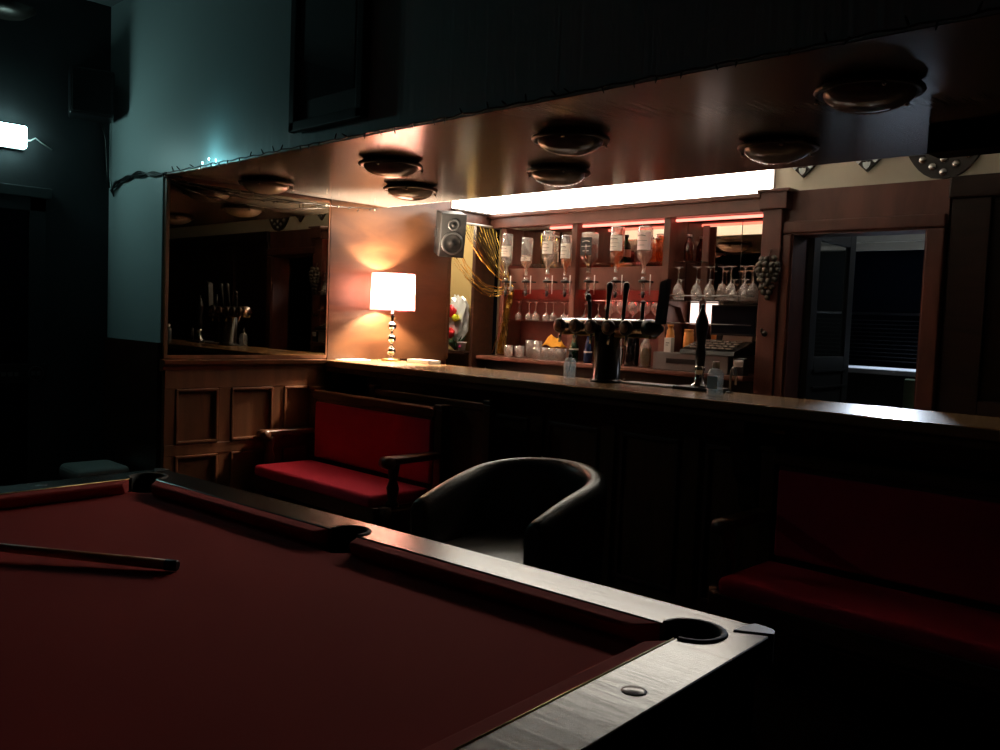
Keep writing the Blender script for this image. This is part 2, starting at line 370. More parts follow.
for i in range(11): m.box(-3.8, 1., 7.13, 7.16, 1.20+i*.032, 1.206+i*.032)
m.build('window_slats', 'black', wn)
# ------------------------------------------------------------------ wainscot under the mirror (structure trim)
wd = bpy.data.objects.new('trim_1', None); COL.objects.link(wd); wd['kind'] = 'structure'; tag(wd, 'brown oak panelled wainscot below the mirror', 'wainscot')
m = MB(); m.box(XM, XM+.012, YF+.001, 3.5, 0, 1.09)
PY = [2.20, 2.268, 2.53, 2.61, 2.89, 2.965, 3.245, 3.32]
for y0, y1 in zip(PY[::2], PY[1::2]): m.box(XM+.01, XM+.0285, y0+.001, y1, .101, 1.04, .003, 1)
for z0, z1 in ((.05, .17), (.56, .625), (.943, 1.05)): m.box(XM+.01, XM+.0305, YF+.002, 3.499, z0, z1, .003, 1)
m.box(XM, XM+.035, YF, 3.5, 0, .1, .005)
m.build('wainscot_panels', 'dado', wd)
m = MB()
for y0, y1 in zip(PY[1::2], PY[2::2]):
    for z0, z1 in ((.17, .56), (.625, .943)):
        for q in ((y0, y1, z0, z0+.018), (y0, y1, z1-.018, z1), (y0, y0+.018, z0, z1), (y1-.018, y1, z0, z1)):
            m.box(XM+.008, XM+.036, *q, .006, 2)
m.build('panel_moulding', 'dado', wd)
m = MB(); m.prism([(XM, 1.04), (XM+.035, 1.05), (XM+.04, 1.07), (XM+.065, 1.085), (XM+.07, 1.105), (XM, 1.11)], 'y', 2.185, 3.25)
m.build('wainscot_cap', 'dado', wd)
# ================================================================== MIRROR, COPPER PANEL
t = thing('wall_mirror', 'large dark tinted mirror on the wall above the wainscot', 'mirror', (XM, 2.2, 1.12))
m = MB(); m.box(.004, .012, .02, 1.075, .012, .985); m.build('mirror_glass', 'mir', t)
m = MB(); m.box(0, .02, .0, .02, 0, 1.0); m.box(0, .018, .0, 1.08, -.006, .014); m.box(0, .016, 1.072, 1.082, 0, 1.0); m.box(0, .016, .0, 1.08, .985, 1.0)
m.build('mirror_frame', 'dado', t)
m = MB(); m.box(XM+.0005, XM+.018, 3.285, 4.33, ZB+.002, 2.17); m.box(XM+.0005, XM+.022, 4.30, 4.33, ZB+.002, 2.17)
o = m.build('copper_panel', 'copper'); tag(o, 'coppery brown wall panel lit by the table lamp', 'wall panel')
# light panels of the cove
t = thing('cove_light_panel', 'long glowing white light panel above the bottle gantry', 'light panel', (-3.65, 4.83, 2.2))
m = MB(); m.box(-1.13, 1.09, -.006, 0, .0, .36); m.build('diffuser', 'panel', t)
m = MB(); m.box(-1.14, 1.10, 0, .02, -.005, .37); m.build('back_tray', 'white', t)
t = thing('cove_light_panel', 'short glowing white light panel above the tinsel curtain', 'light panel', (XM, 4.58, 2.2))
m = MB(); m.box(.008, .014, -.25, .235, 0, .36); m.build('diffuser', 'panel', t)
m = MB(); m.box(.001, .008, -.25, .235, -.005, .37); m.build('back_tray', 'white', t)
m = MB(); m.box(XM-.02, XM+.035, 4.33, 4.80, 2.183, 2.197, .003); o = m.build('cornice_strip', 'darkwood'); tag(o, 'thin dark cornice strip over the tinsel curtain', 'trim')
# ================================================================== BAR COUNTER
t = thing('bar_counter', 'long wooden bar counter with a varnished brown top', 'bar counter', (-4.78, 3.25, 0))
m = MB(); m.box(0, 5.6, 0, .53, 1.062, ZB, .012, 3); m.build('countertop', 'bartop', t)
m = MB(); m.box(0, 5.6, .02, .05, 1.03, 1.062, .006); m.box(.0, 5.6, .2, .5, .0, 1.04)
m.box(0, 5.6, .185, .2, .93, 1.04, .004); m.box(0, 5.6, .18, .2, 0, .14, .004)
for i in range(12): m.box(.25+i*.47, .33+i*.47, .183, .2, .14, .93, .003)
m.build('counter_front', 'dado', t)
m = MB()
for i in range(11):
    x0, x1 = .33+i*.47+.03, .25+(i+1)*.47-.03
    for q in ((x0, x1, .18, .2), (x0, x1, .87, .89)): m.box(q[0], q[1], .188, .2, q[2], q[3], .004)
    m.box(x0, x0+.02, .188, .2, .18, .89, .004); m.box(x1-.02, x1, .188, .2, .18, .89, .004)
m.build('front_moulding', 'redwood', t)
m = MB(); pr = [(.03, 1.05), (.2, 1.05), (.2, .62), (.16, .66), (.15, .74), (.10, .80), (.085, .88), (.05, .94), (.03, .98)]
m.prism(pr, 'x', .06, .14); m.build('corbel', 'darkwood', t)
m = MB(); m.prism(pr, 'x', 2.9, 2.98); m.build('corbel', 'darkwood', t)
o = MB(); o.box(-.035, .035, -.004, 0, -.008, .008, .002); o = o.build('brass_plate', 'brass', None, (-1.73, 3.4285, .985)); tag(o, 'tiny brass plate fixed under the bar edge', 'plate')
# ================================================================== GANTRY (BACK BAR)
gx0, gx1 = -4.70, -2.56
t = thing('back_bar_gantry', 'red lit mahogany bottle gantry with mirrored back', 'back bar', (-3.63, 4.75, 0))
X = lambda x: x+3.63
m = MB(); m.box(X(-4.79), X(-2.56), -.03, .06, 2.09, 2.18, .006); m.box(X(-4.79), X(-2.56), -.055, .08, 2.165, 2.195, .008); m.build('cornice', 'gantry', t)
for x in (-4.66, -3.975, -3.215):
    m = MB(); m.box(X(x)-.024, X(x)+.024, -.01, .19, 1.14, 2.09, .004); m.build('upright', 'gantry', t)
m = MB(); m.box(X(-4.79), X(-2.56), -.13, .2, 1.105, 1.135, .008); m.build('counter_shelf', 'gantry', t)
m = MB(); m.box(X(-4.79), X(-2.56), -.02, .2, .0, 1.105); m.build('base_cabinet', 'black', t)
for x in (-4.4, -3.85, -3.3, -2.85):
    m = MB(); m.box(X(x)-.25, X(x)+.25, -.035, -.02, .1, 1.0, .004); m.build('fridge_door', 'black', t)
m = MB(); m.box(X(-3.215), X(-2.56), .192, .198, 1.135, 2.09); m.build('mirror_back', 'mirb', t)
m = MB(); m.box(X(-4.7), X(-3.215), .190, .198, 1.135, 2.09); m.build('back_panel', plain('red_brown_backing', (.10, .026, .019), .5, noise=.3, nscale=8), t)
m = MB(); m.box(X(-4.64), X(-3.235), .186, .190, 1.795, 2.09); m.build('mirror_back', 'mirb', t)
m = MB()
for x in (-2.80, -2.615): m.box(X(x)-.001, X(x)+.001, .189, .192, 1.14, 2.09)
m.build('mirror_seam', 'black', t)
for x0, x1 in ((-4.63, -4.0), (-3.95, -3.24)):
    m = MB(); m.box(X(x0), X(x1), .03, .045, 1.635, 1.79, .003); m.build('optics_board', 'gantry', t)
    m = MB(); m.box(X(x0), X(x1), .05, .19, 1.815, 1.822); m.build('glass_shelf', 'shelfglass', t)
    m = MB(); m.box(X(x0), X(x1), -.01, .19, 1.405, 1.412); m.build('glass_shelf', 'shelfglass', t)
    m = MB(); m.box(X(x0), X(x1), .10, .19, 1.563, 1.569); m.build('glass_shelf', 'shelfglass', t)
m = MB(); m.box(X(-3.19), X(-2.57), -.06, .19, 1.566, 1.574); m.build('glass_shelf', 'shelfglass', t)
m = MB(); m.tube([(X(-3.19), -.055, 1.60), (X(-2.57), -.055, 1.60)], .004, 6); m.tube([(X(-3.19), -.055, 1.43), (X(-2.57), -.055, 1.43)], .003, 6); m.build('shelf_rail', 'steel', t)
m = MB()
for x in (-3.17,): m.prism([(-.05, 1.566), (.19, 1.566), (.19, 1.40), (.15, 1.45), (.10, 1.53), (-.05, 1.55)], 'x', X(x)-.012, X(x)+.012)
m.build('shelf_bracket', 'gantry', t)
for x0, x1 in ((-4.24, -4.01), (-3.94, -3.25), (-3.18, -2.58)):
    m = MB(); m.box(X(x0), X(x1), .03, .05, 2.068, 2.084, .003); m.build('red_light_strip', 'red', t)
for x0, x1 in ((-4.62, -4.01), (-3.94, -3.25)):
    m = MB(); m.box(X(x0), X(x1), .05, .062, 1.645, 1.66, .003); m.build('red_light_strip', 'redlow', t)
# pillar between gantry and door
t = thing('pillar', 'dark brown pillar with a square cap between gantry and doorway', 'pillar', (-2.49, 4.79, 0))
m = MB(); m.box(-.065, .055, -.06, .06, 0, 2.20, .006); m.build('shaft', 'redwood', t)
m = MB(); m.box(-.078, .09, -.085, .07, 2.10, 2.20, .006); m.box(-.09, .11, -.1, .07, 2.195, 2.212, .004); m.build('cap', 'redwood', t)
t = thing('grape_bunch', 'bunch of dark glass grapes hung on the pillar', 'ornament', (-2.49, 4.715, 1.70))
m = MB(); k = 0
for i, (n, rr) in enumerate(((3, .04), (5, .055), (5, .058), (4, .05), (4, .045), (3, .034), (2, .022), (1, 0))):
    for j in range(n):
        an = PI+PI*(j+.5)/n; m.sphere((rr*math.cos(an)*1.1, rr*math.sin(an)*.75, .115-i*.031+random.uniform(-.006, .006)), .019, seg=12)
m.build('grapes', 'grape', t)
m = MB(); m.tube([(0, .012, .17), (0, -.005, .13), (.0, -.01, -.08)], .005, 6); m.build('stem', 'darkwood', t)
t = thing('coat_hook', 'small metal hook low on the pillar', 'hook', (-2.50, 4.727, 1.385))
m = MB(); m.lathe([(0, 0), (.018, 0), (.016, .006), (.0, .008)], (0, .003, 0), 14, (0, -1, 0)); m.build('rose', 'bronze', t)
m = MB(); m.tube([(0, 0, 0), (0, -.025, -.005), (0, -.04, .012), (0, -.035, .03)], [.006, .005, .006, .009], 8); m.build('peg', 'bronze', t)
# ================================================================== helpers for bottles / glasses
def bottle_prof(r, h, neck_r=.013, sh=.62, nk=.78):
    return [(0, 0), (r*.92, 0), (r, .008), (r, h*sh), (r*.9, h*(sh+.05)), (neck_r*1.4, h*nk), (neck_r, h*(nk+.04)), (neck_r, h*.97), (neck_r*1.15, h*.975), (neck_r*1.15, h), (0, h)]
def inv(p): return [(r, -z) for r, z in p]
def optic_bottle(label, x, r, liq, lab, lz, lh, lvl, h=.29, ztop=2.02, square=False):
    # upside-down spirit bottle in an optic; origin at the optic nozzle
    r *= 1.14
    t = thing('spirit_bottle', label, 'bottle', (x, 4.68, 1.60), 0, 'upside down bottles in the optics')
    zt = ztop-1.60
    m = MB(); v = m.lathe([(q, zt-z) for q, z in bottle_prof(r, h)], (0, 0, 0), 4 if square else 20, smooth=not square)
    if square:
        bmesh.ops.rotate(m.bm, cent=(0, 0, 0), matrix=Matrix.Rotation(PI/4, 3, 'Z'), verts=v)
        bmesh.ops.scale(m.bm, vec=(1.3, 1.1, 1), verts=v)
    m.build('glass_body', 'glassred', t)
    m = MB(); rr = r*.9; top = zt-h*lvl
    m.lathe([(0, top), (rr, top), (rr, zt-h*.62), (rr*.85, zt-h*.67), (.014, zt-h*.78), (.010, zt-h*.96), (0, zt-h*.96)], (0, 0, 0), 16); m.build('liquor', liq, t)
    if lab:
        m = MB(); n = 14; R_ = r*1.03*(1.02 if square else 1)
        if square: m.box(-R_*.95, R_*.95, -R_*.83, -R_*.80, zt-lz-lh, zt-lz)
        else:
            for i in range(n):
                a0, a1 = PI+PI*(.05+.9*i/n), PI+PI*(.05+.9*(i+1)/n)
                f = m.bm.faces.new([m.bm.verts.new((R_*math.cos(q), R_*math.sin(q), z)) for q, z in ((a0, zt-lz-lh), (a1, zt-lz-lh), (a1, zt-lz), (a0, zt-lz))]); f.smooth = True
        L = m.build('label', lab, t)
        m = MB(); dk = lab != 'labelblack'
        for i in range(3):
            w_ = (.6, .75, .5)[i]*R_
            z = zt-lz-lh*(.25+.25*i)
            pts = [(w_*(q/4-1), -math.sqrt(max(1e-6, 1-(w_*(q/4-1)/R_)**2))*R_-.0012 if not square else -R_*.845, z+(.006*(1-(q/4-1)**2) if i == 0 else 0)) for q in range(9)]
            m.tube(pts, .0016 if i else .0026, 4)
        m.build('print', 'labelprint' if dk else 'label', L)
    m = MB(); m.lathe([(0, .115), (.017, .115), (.017, .085), (.012, .08), (.012, .02), (.0, .015)], (0, 0, 0), 14); m.build('optic_chamber', 'glassred', t)
    m = MB(); m.lathe([(0, .095), (.030, .095), (.032, .088), (.030, .080), (0, .080)], (0, 0, 0), 16); m.box(-.008, .008, 0, .10, .083, .093); V = m.build('optic_collar', 'black', t)
    m = MB(); m.lathe([(0, .02), (.013, .02), (.012, -.012), (.006, -.02), (0, -.02)], (0, 0, 0), 12); m.box(-.03, .03, -.004, .004, .0, .006); m.build('optic_lever', 'black', t)
    m = MB(); m.tube([(r+.005, .0, .0), (r+.005, .0, .13)], .004, 6); m.build('optic_tube', 'white', t)
    return t
optic_bottle('clear spirit bottle with small white label next to the tinsel', -4.56, .036, 'glass', 'label', .09, .075, .75, .30, 2.035)
optic_bottle('clear spirit bottle with low narrow white label, second optic from the tinsel', -4.36, .036, 'rose', 'label', .135, .03, .45, .27, 2.00)
optic_bottle('clear spirit bottle with tall white label, third optic from the tinsel', -4.155, .037, 'glass', 'label', .075, .085, .7, .30, 2.04)
optic_bottle('amber spirit bottle with cream label beside the first gantry upright', -3.99+.0, .034, 'amber', 'label', .06, .10, .55, .28, 2.005)
optic_bottle('square whiskey bottle with a black label in the middle bay', -3.785, .042, 'darkliq', 'labelblack', .035, .12, .3, .27, 2.015, True)
optic_bottle('amber brandy bottle with cream and black label in the middle bay', -3.555, .040, 'amber', 'label', .06, .10, .05, .30, 2.045)
optic_bottle('pale spirit bottle with pink round label near the second upright', -3.335, .042, 'rose', 'labelpink', .035, .115, .55, .30, 2.035)
# upright bottles behind, on the top glass shelf
def stand_bottle(label, loc, r, h, mat, cap, lab=None, group=None, lz=(.25, .5), neck=.013, name='bottle', cat='bottle', sh=.62, nk=.78, liquid=None, lvl=.6):
    t = thing(name, label, cat, loc, random.uniform(-.3, .3), group)
    m = MB(); m.lathe(bottle_prof(r, h, neck, sh, nk), (0, 0, 0), 18); m.build('glass_body', mat, t)
    m = MB(); m.lathe([(0, h*.93), (neck*1.3, h*.93), (neck*1.3, h*1.015), (0, h*1.015)], (0, 0, 0), 12); m.build('cap', cap, t)
    if liquid:
        m = MB(); m.lathe([(0, .004), (r*.93, .004), (r*.93, h*lvl), (0, h*lvl)], (0, 0, 0), 16); m.build('contents', liquid, t)
    if lab:
        m = MB(); m.lathe([(r*1.02, h*lz[0]), (r*1.02, h*lz[1])], (0, 0, 0), 18); m.build('label', lab, t)
    return t
g = 'upright bottles on the upper glass shelf'
stand_bottle('upright bottle with green and red label behind the left optics', (-4.12, 4.90, 1.822), .034, .20, 'glassred', 'black', 'labelpink', g)
stand_bottle('upright green bottle half hidden behind the black labelled bottle', (-3.70, 4.90, 1.822), .034, .20, 'green', 'black', 'label', g)
stand_bottle('orange upright bottle in the middle bay left of the pink label', (-3.44, 4.90, 1.822), .034, .17, 'amber', 'white', None, g)
stand_bottle('red upright bottle closest to the second upright', (-3.28, 4.90, 1.822), .034, .20, 'rose', 'white', 'labelpink', g)
stand_bottle('red glass bottle standing high in the right bay beside the upright', (-3.13, 4.87, 1.822+.0), .030, .17, 'darkliq', 'white', None, g)
m = MB(); m.box(X(-3.19), X(-3.00), .05, .14, 1.813, 1.8205); m.build('glass_shelf', 'shelfglass', bpy.data.objects['back_bar_gantry'])
# ---- stemware
def wine_prof(R, H, bowl):   # standing, origin at foot
    s = H-bowl
    return [(0, 0), (R*.95, 0), (R*.95, .002), (.006, .007), (.0035, .02), (.0035, s-.01), (.008, s), (R*.75, s+bowl*.2), (R, s+bowl*.5), (R*.82, H), (R*.80, H), (R*.97, s+bowl*.5), (R*.72, s+bowl*.22), (0, s+.004)]
def glass_proto(R, H, bowl, invert):
    p = wine_prof(R, H, bowl); m = MB(); m.lathe([(r, H-z) for r, z in p] if invert else p, (0, 0, 0), 16)
    me = bpy.data.meshes.new('wine_glass'); bmesh.ops.recalc_face_normals(m.bm, faces=m.bm.faces); m.bm.to_mesh(me); m.bm.free(); me.materials.append(MT['glassred']); return me
big, small = glass_proto(.034, .205, .105, True), glass_proto(.026, .125, .06, True)
def place(me, name, loc, label, cat, group):
    o = bpy.data.objects.new(name, me); COL.objects.link(o); o.location = loc; tag(o, label, cat, group); return o
rowx = [-3.115, -2.995, -2.89, -2.815, -2.745, -2.665, -2.60]
for i, x in enumerate(rowx):
    place(big, 'wine_glass', (x, 4.745+(.02 if i % 2 else 0), 1.5745), '%s tall upturned wine glass from the left on the right bay shelf' % ORD[i], 'glass', 'tall wine glasses on the right shelf')
for i, x in enumerate([-3.07, -2.945, -2.86, -2.705, -2.63]):
    place(small, 'wine_glass', (x, 4.712-(.0 if i % 2 else .004), 1.5745), '%s short upturned wine glass from the left on the right bay shelf' % ORD[i], 'glass', 'short wine glasses on the right shelf')
fl = glass_proto(.030, .135, .055, True); bl = glass_proto(.042, .145, .085, False)
for i, x in enumerate([-4.53, -4.445, -4.36, -4.275, -4.19, -4.105, -4.035]):
    place(fl, 'wine_glass', (x, 4.80+.02*(i % 2), 1.4125), '%s red lit upturned glass from the left on the lower left shelf' % ORD[i], 'glass', 'red lit upturned glasses')
for i, x in enumerate([-3.90, -3.78]):
    place(fl, 'wine_glass', (x, 4.80, 1.4125), '%s red lit upturned glass in the middle bay behind the taps' % ('left' if i == 0 else 'right'), 'glass', 'red lit upturned glasses')
for i, x in enumerate([-3.68, -3.585, -3.49, -3.395, -3.30]):
    place(bl, 'balloon_glass', (x, 4.80, 1.4125), '%s standing balloon glass from the left in the middle bay' % ORD[i], 'glass', 'balloon glasses on the middle shelf')
# tumblers and tray on the counter shelf
def tumbler(R, H):
    m = MB(); m.lathe([(0, 0), (R*.85, 0), (R, H), (R*.93, H), (R*.78, .01), (0, .01)], (0, 0, 0), 16)
    me = bpy.data.meshes.new('tumbler'); bmesh.ops.recalc_face_normals(m.bm, faces=m.bm.faces); m.bm.to_mesh(me); m.bm.free(); me.materials.append(MT['glassred']); return me
tu, tt = tumbler(.034, .085), tumbler(.036, .13)
for i, (me, x, y) in enumerate(((tu, -4.525, 4.70), (tu, -4.50, 4.80), (tu, -4.43, 4.71), (tt, -4.41, 4.81), (tt, -4.325, 4.80))):
    place(me, 'tumbler', (x, y, 1.1355), '%s clear tumbler from the left at the tinsel end of the back counter' % ORD[i], 'glass', 'tumblers by the tinsel')
n = 0
for j, y in enumerate((4.71, 4.79)):
    for i in range(4):
        x = -4.25+i*.07
        place(tu, 'tumbler', (x, y, 1.1355), '%s clear tumbler from the left in the %s row of the block' % (ORD[i], ('front', 'back')[j]), 'glass', 'block of tumblers under the yellow cloth')
m = MB(); bm = m.bm; N = 9; vv = {}
for i in range(N):
    for j in range(N):
        u, v = i/(N-1)-.5, j/(N-1)-.5
        h = .09*math.exp(-((u+.25)**2*14+v*v*9))+.05*math.exp(-((u-.2)**2*20+(v-.1)**2*20))
        vv[i, j] = bm.verts.new((u*.16, v*.10, h+.006*math.sin(9*u+4*v)))
for i in range(N-1):
    for j in range(N-1): bm.faces.new((vv[i, j], vv[i+1, j], vv[i+1, j+1], vv[i, j+1])).smooth = True
o = m.build('bar_cloth', 'yellow', None, (-4.115, 4.75, 1.232)); o.modifiers.new('s', 'SOLIDIFY').thickness = .004; tag(o, 'crumpled yellow cloth lying on the block of tumblers', 'cloth')
# bottles on the counter shelf
g = 'bottles standing on the back counter'
stand_bottle('green beer bottle left of the tap column', (-3.925, 4.73, 1.1355), .032, .205, 'green', 'steel', 'label', g, (.40, .46), sh=.5, nk=.7)
stand_bottle('dark blue oval bottle just left of the tap column', (-3.80, 4.73, 1.1355), .030, .20, plain('blue_glass', (.015, .03, .09), .2), 'black', 'label', g, (.35, .40), sh=.4, nk=.75)
stand_bottle('green beer bottle right of the tap column', (-3.545, 4.73, 1.1355), .034, .21, 'green', 'steel', 'label', g, (.55, .62), sh=.55, nk=.75)
stand_bottle('stout dark bottle with pink shoulder behind the taps', (-3.44, 4.735, 1.1355), .048, .23, plain('black_glass', (.01, .008, .01), .2), 'pink', None, g, neck=.03, sh=.75, nk=.85)
stand_bottle('clear bottle half full of olive liquid behind the tap end', (-3.325, 4.73, 1.1355), .038, .215, 'glassred', 'glass', None, g, sh=.6, nk=.85, liquid='olive', lvl=.58)
stand_bottle('small green bottle against the second upright', (-3.262, 4.86, 1.1355), .018, .15, 'green', 'orange', None, g, neck=.009)
stand_bottle('tall yellow orange squeeze bottle right of the second upright', (-3.15, 4.74, 1.2465), .027, .17, 'orange', 'orange', None, g, neck=.016, sh=.6, nk=.8)
stand_bottle('orange bottle behind the till', (-3.04, 4.78, 1.2465), .033, .145, 'orange', 'orange', None, g, neck=.022, sh=.7, nk=.9)
t = thing('card_box', 'small white box standing on the till drawer', 'box', (-3.105, 4.665, 1.2465))
m = MB(); m.box(-.025, .025, -.02, .02, 0, .09, .003); m.build('carton', 'white', t)
m = MB(); m.box(-.012, .014, -.0215, -.02, .055, .06); m.box(-.012, .006, -.0215, -.02, .042, .046); m.build('print', 'greyplastic', t)
# till
t = thing('cash_register', 'grey cash drawer with a sloping keypad under the dark screen', 'till', (-2.87, 4.75, 1.1355))
m = MB(); m.box(-.33, .20, -.115, .10, 0, .11, .006); m.build('drawer_case', 'greyplastic', t)
m = MB(); m.box(-.23, .02, -.119, -.114, .045, .075, .002); m.build('slot', 'black', t)
m = MB(); m.prism([(-.13, .112), (.10, .112), (.10, .20), (-.12, .135)], 'x', -.13, .24); kb = m.build('keypad', 'black', t)
m = MB()
for i in range(7):
    for j in range(4):
        y = -.10+j*.045; z = .142+(y+.12)/.22*.065
        m.box(-.11+i*.046, -.075+i*.046, y, y+.034, z, z+.010, .002, 1)
m.build('keys', plain('tan_keys', (.30, .24, .20), .5), kb)
t = thing('till_screen', 'dark blank screen above the till in the right bay', 'screen', (-2.74, 4.80, 1.345))
m = MB(); m.box(-.155, .155, -.012, .02, .02, .205, .006); m.build('casing', 'black', t)
m = MB(); m.box(-.145, .145, -.0135, -.012, .032, .195); m.build('display', 'darkglass', t)
m = MB(); m.box(-.15, -.115, .058, .072, -.2095, .12); m.box(-.15, -.115, .015, .065, .09, .12); m.build('stand', 'black', t)
m = MB(); m.box(-.10, .10, 0, .003, 0, .07, 0, 1, Matrix.Rotation(-.3, 3, 'X'), (0, 0, 0)); o = m.build('receipt_sheet', 'paper', None, (-2.74, 4.84, 1.332)); tag(o, 'white paper sheet propped behind the keypad', 'paper')
t = thing('card_reader', 'small white card machine right of the till', 'card machine', (-2.605, 4.67, 1.1355))
m = MB(); m.box(-.04, .036, -.03, .03, 0, .10, .008); m.build('base', 'black', t)
m = MB(); m.box(-.03, .03, -.038, .02, .055, .10, .008, 2, Matrix.Rotation(.3, 3, 'X'), (0, 0, .08)); m.build('handset', 'white', t)
t = thing('backlit_panel', 'small glowing pinkish white panel beside the till screen', 'light', (-3.02, 4.915, 1.43))
m = MB(); m.box(-.10, .095, -.004, 0, .0, .13); m.build('diffuser', 'white_lit', t)
m = MB(); m.box(-.105, .10, 0, .015, -.005, .135); m.build('housing', 'white', t)
m = MB(); m.box(X(-3.05), X(-3.005), .145, .158, 1.1355, 2.05, .002); m.build('reflected_upright', 'gantry', bpy.data.objects['back_bar_gantry'])  # extra post modelled in place of the upright's reflection in the mirror back
# ================================================================== THINGS ON THE BAR
# table lamp
t = thing('table_lamp', 'table lamp with pinkish drum shade and chrome ball stem', 'lamp', (-4.61, 3.67, ZB))
m = MB(); m.lathe([(0, 0), (.062, 0), (.064, .008), (.055, .016), (.02, .02), (0, .02)], (0, 0, 0), 28); m.build('base', 'brass', t)
m = MB()
prof = [(.0, .02), (.02, .022), (.012, .03)]
for k in range(3):
    c = .065+k*.083
    prof += [(.030*math.cos(q), c+.030*math.sin(q)) for q in [PI*(-.38+.095*i) for i in range(9)]] + [(.008, c+.036), (.013, c+.041), (.008, c+.046)]
prof += [(.018, .29), (.010, .32), (.008, .345), (0, .345)]
m.lathe(prof, (0, 0, 0), 24); m.build('stem', 'chrome', t)
m = MB(); m.lathe([(.147, .335), (.141, .575)], (0, 0, 0), 40); sh = m.build('lamp_shade', 'shade', t)
m = MB()
for z, r in ((.335, .147), (.575, .141)): m.tube([(r*math.cos(q), r*math.sin(q), z) for q in [2*PI*i/40 for i in range(41)]], .0025, 6)
m.build('shade_rim', 'trimpink', sh)
m = MB()
an = math.radians(214)
m.tube([(.149*math.cos(an), .149*math.sin(an), .337), (.143*math.cos(an), .143*math.sin(an), .573)], .003, 6); m.build('shade_seam', 'trimpink', sh)
m = MB()
for q in (0, 2*PI/3, 4*PI/3): m.tube([(0, 0, .355), (.146*math.cos(q), .146*math.sin(q), .345)], .0018, 5)
m.build('shade_carrier', 'steel', t)
m = MB(); m.lathe([(0, .345), (.013, .345), (.013, .385), (0, .385)], (0, 0, 0), 12); m.build('bulb_holder', 'white', t)
# paper, tray
m = MB(); m.box(-.045, .045, -.11, .11, 0, .004); o = m.build('paper_stack', 'paper', None, (-4.715, 3.44, ZB+.0005)); tag(o, 'white papers on the bar left of the lamp', 'paper')
t = thing('till_tray', 'pale shallow tray at the back edge of the bar near the lamp', 'tray', (-4.52, 3.70, ZB), .0)
m = MB(); m.box(.08, .30, -.035, .065, 0, .006, .002); m.box(.08, .30, -.035, -.029, 0, .024); m.box(.08, .30, .059, .065, 0, .024); m.box(.08, .086, -.035, .065, 0, .024); m.box(.294, .30, -.035, .065, 0, .024); m.build('tray', 'white', t)
# beer tap tower
t = thing('beer_tap_tower', 'T shaped chrome beer tap tower with five dark handles', 'beer tap', (-2.81, 3.66, ZB))
m = MB(); m.lathe([(0, 0), (.09, 0), (.09, .008), (.075, .014), (.072, .018), (.072, .26), (0, .26)], (0, 0, 0), 32); m.build('column', plain('black_gloss_column', (.02, .02, .02), .18, .3), t)
m = MB(); m.lathe([(0, -.31), (.036, -.31), (.042, -.30), (.042, .27), (0, .27)], (0, 0, .285), 24, (1, 0, 0)); m.build('crossbar', 'chrome', t)
m = MB(); m.box(-.30, .28, -.034, .03, .235, .252, .004); m.build('underplate', 'brass', t)
m = MB(); m.lathe([(0, .33), (.015, .33), (.036, .30), (.047, .27), (.047, .235), (0, .235)], (0, 0, .285), 20, (1, 0, 0)); m.build('end_cap', 'black', t)
for x in (-.30+.02, -.175, -.07, .045, .155):
    m = MB(); m.lathe([(0, .080), (.030, .078), (.039, .070), (.040, .060), (.036, .050), (.02, .040), (.02, 0), (0, 0)], (x, -.0, .283), 20, (0, -1, 0)); mm = m.build('tap_lens', 'bronze', t)
    m = MB(); m.lathe([(0, .0825), (.022, .0818), (.024, .0795), (0, .079)], (x, 0, .283), 18, (0, -1, 0)); m.build('badge', plain('brown_badge', (.16, .085, .05), .35), mm)
    m = MB(); m.tube([(x+.0, -.045, .255), (x, -.055, .235), (x, -.06, .195)], [.009, .008, .007], 8); m.build('spout', 'chrome', t)
def handle(x, z0, pts, rad):
    m = MB(); m.tube([(x+p[0], p[1], z0+p[2]) for p in pts], rad, 10); m.build('tap_handle', 'black', t)
m = MB(); m.tube([(-.13, 0, .31), (-.13, -.002, .40), (-.132, -.01, .425)], [.010, .011, .011], 10); m.sphere((-.135, -.012, .435), .020, (1, .7, 1)); m.build('tap_handle', 'black', t)
for x, ln in ((-.005, .02), (.10, .018)):
    m = MB(); m.tube([(x-.012, 0, .31), (x-.005, -.004, .38), (x+.004, -.010, .45), (x+.010, -.014, .49), (x+.010, -.014, .508), (x+.008, -.014, .515)], [.009, .009, .014, .018, .016, .006], 10); m.build('tap_handle', 'black', t)
m = MB(); m.tube([(.205, 0, .31), (.207, 0, .41)], [.010, .011], 10); m.sphere((.209, 0, .415), .013, (1.1, 1, .7)); m.build('tap_handle', 'black', t)
m = MB(); m.prism([(.296, .31), (.338, .31), (.356, .53), (.318, .515)], 'y', -.02, .02); m.build('tap_handle', 'black', t)
m = MB(); m.box(-2.712, -2.41, 3.655, 3.765, ZB+.0003, ZB+.010, .003); o = m.build('drip_tray', 'steel'); tag(o, 'flat metal drip tray beside the tap column', 'drip tray')
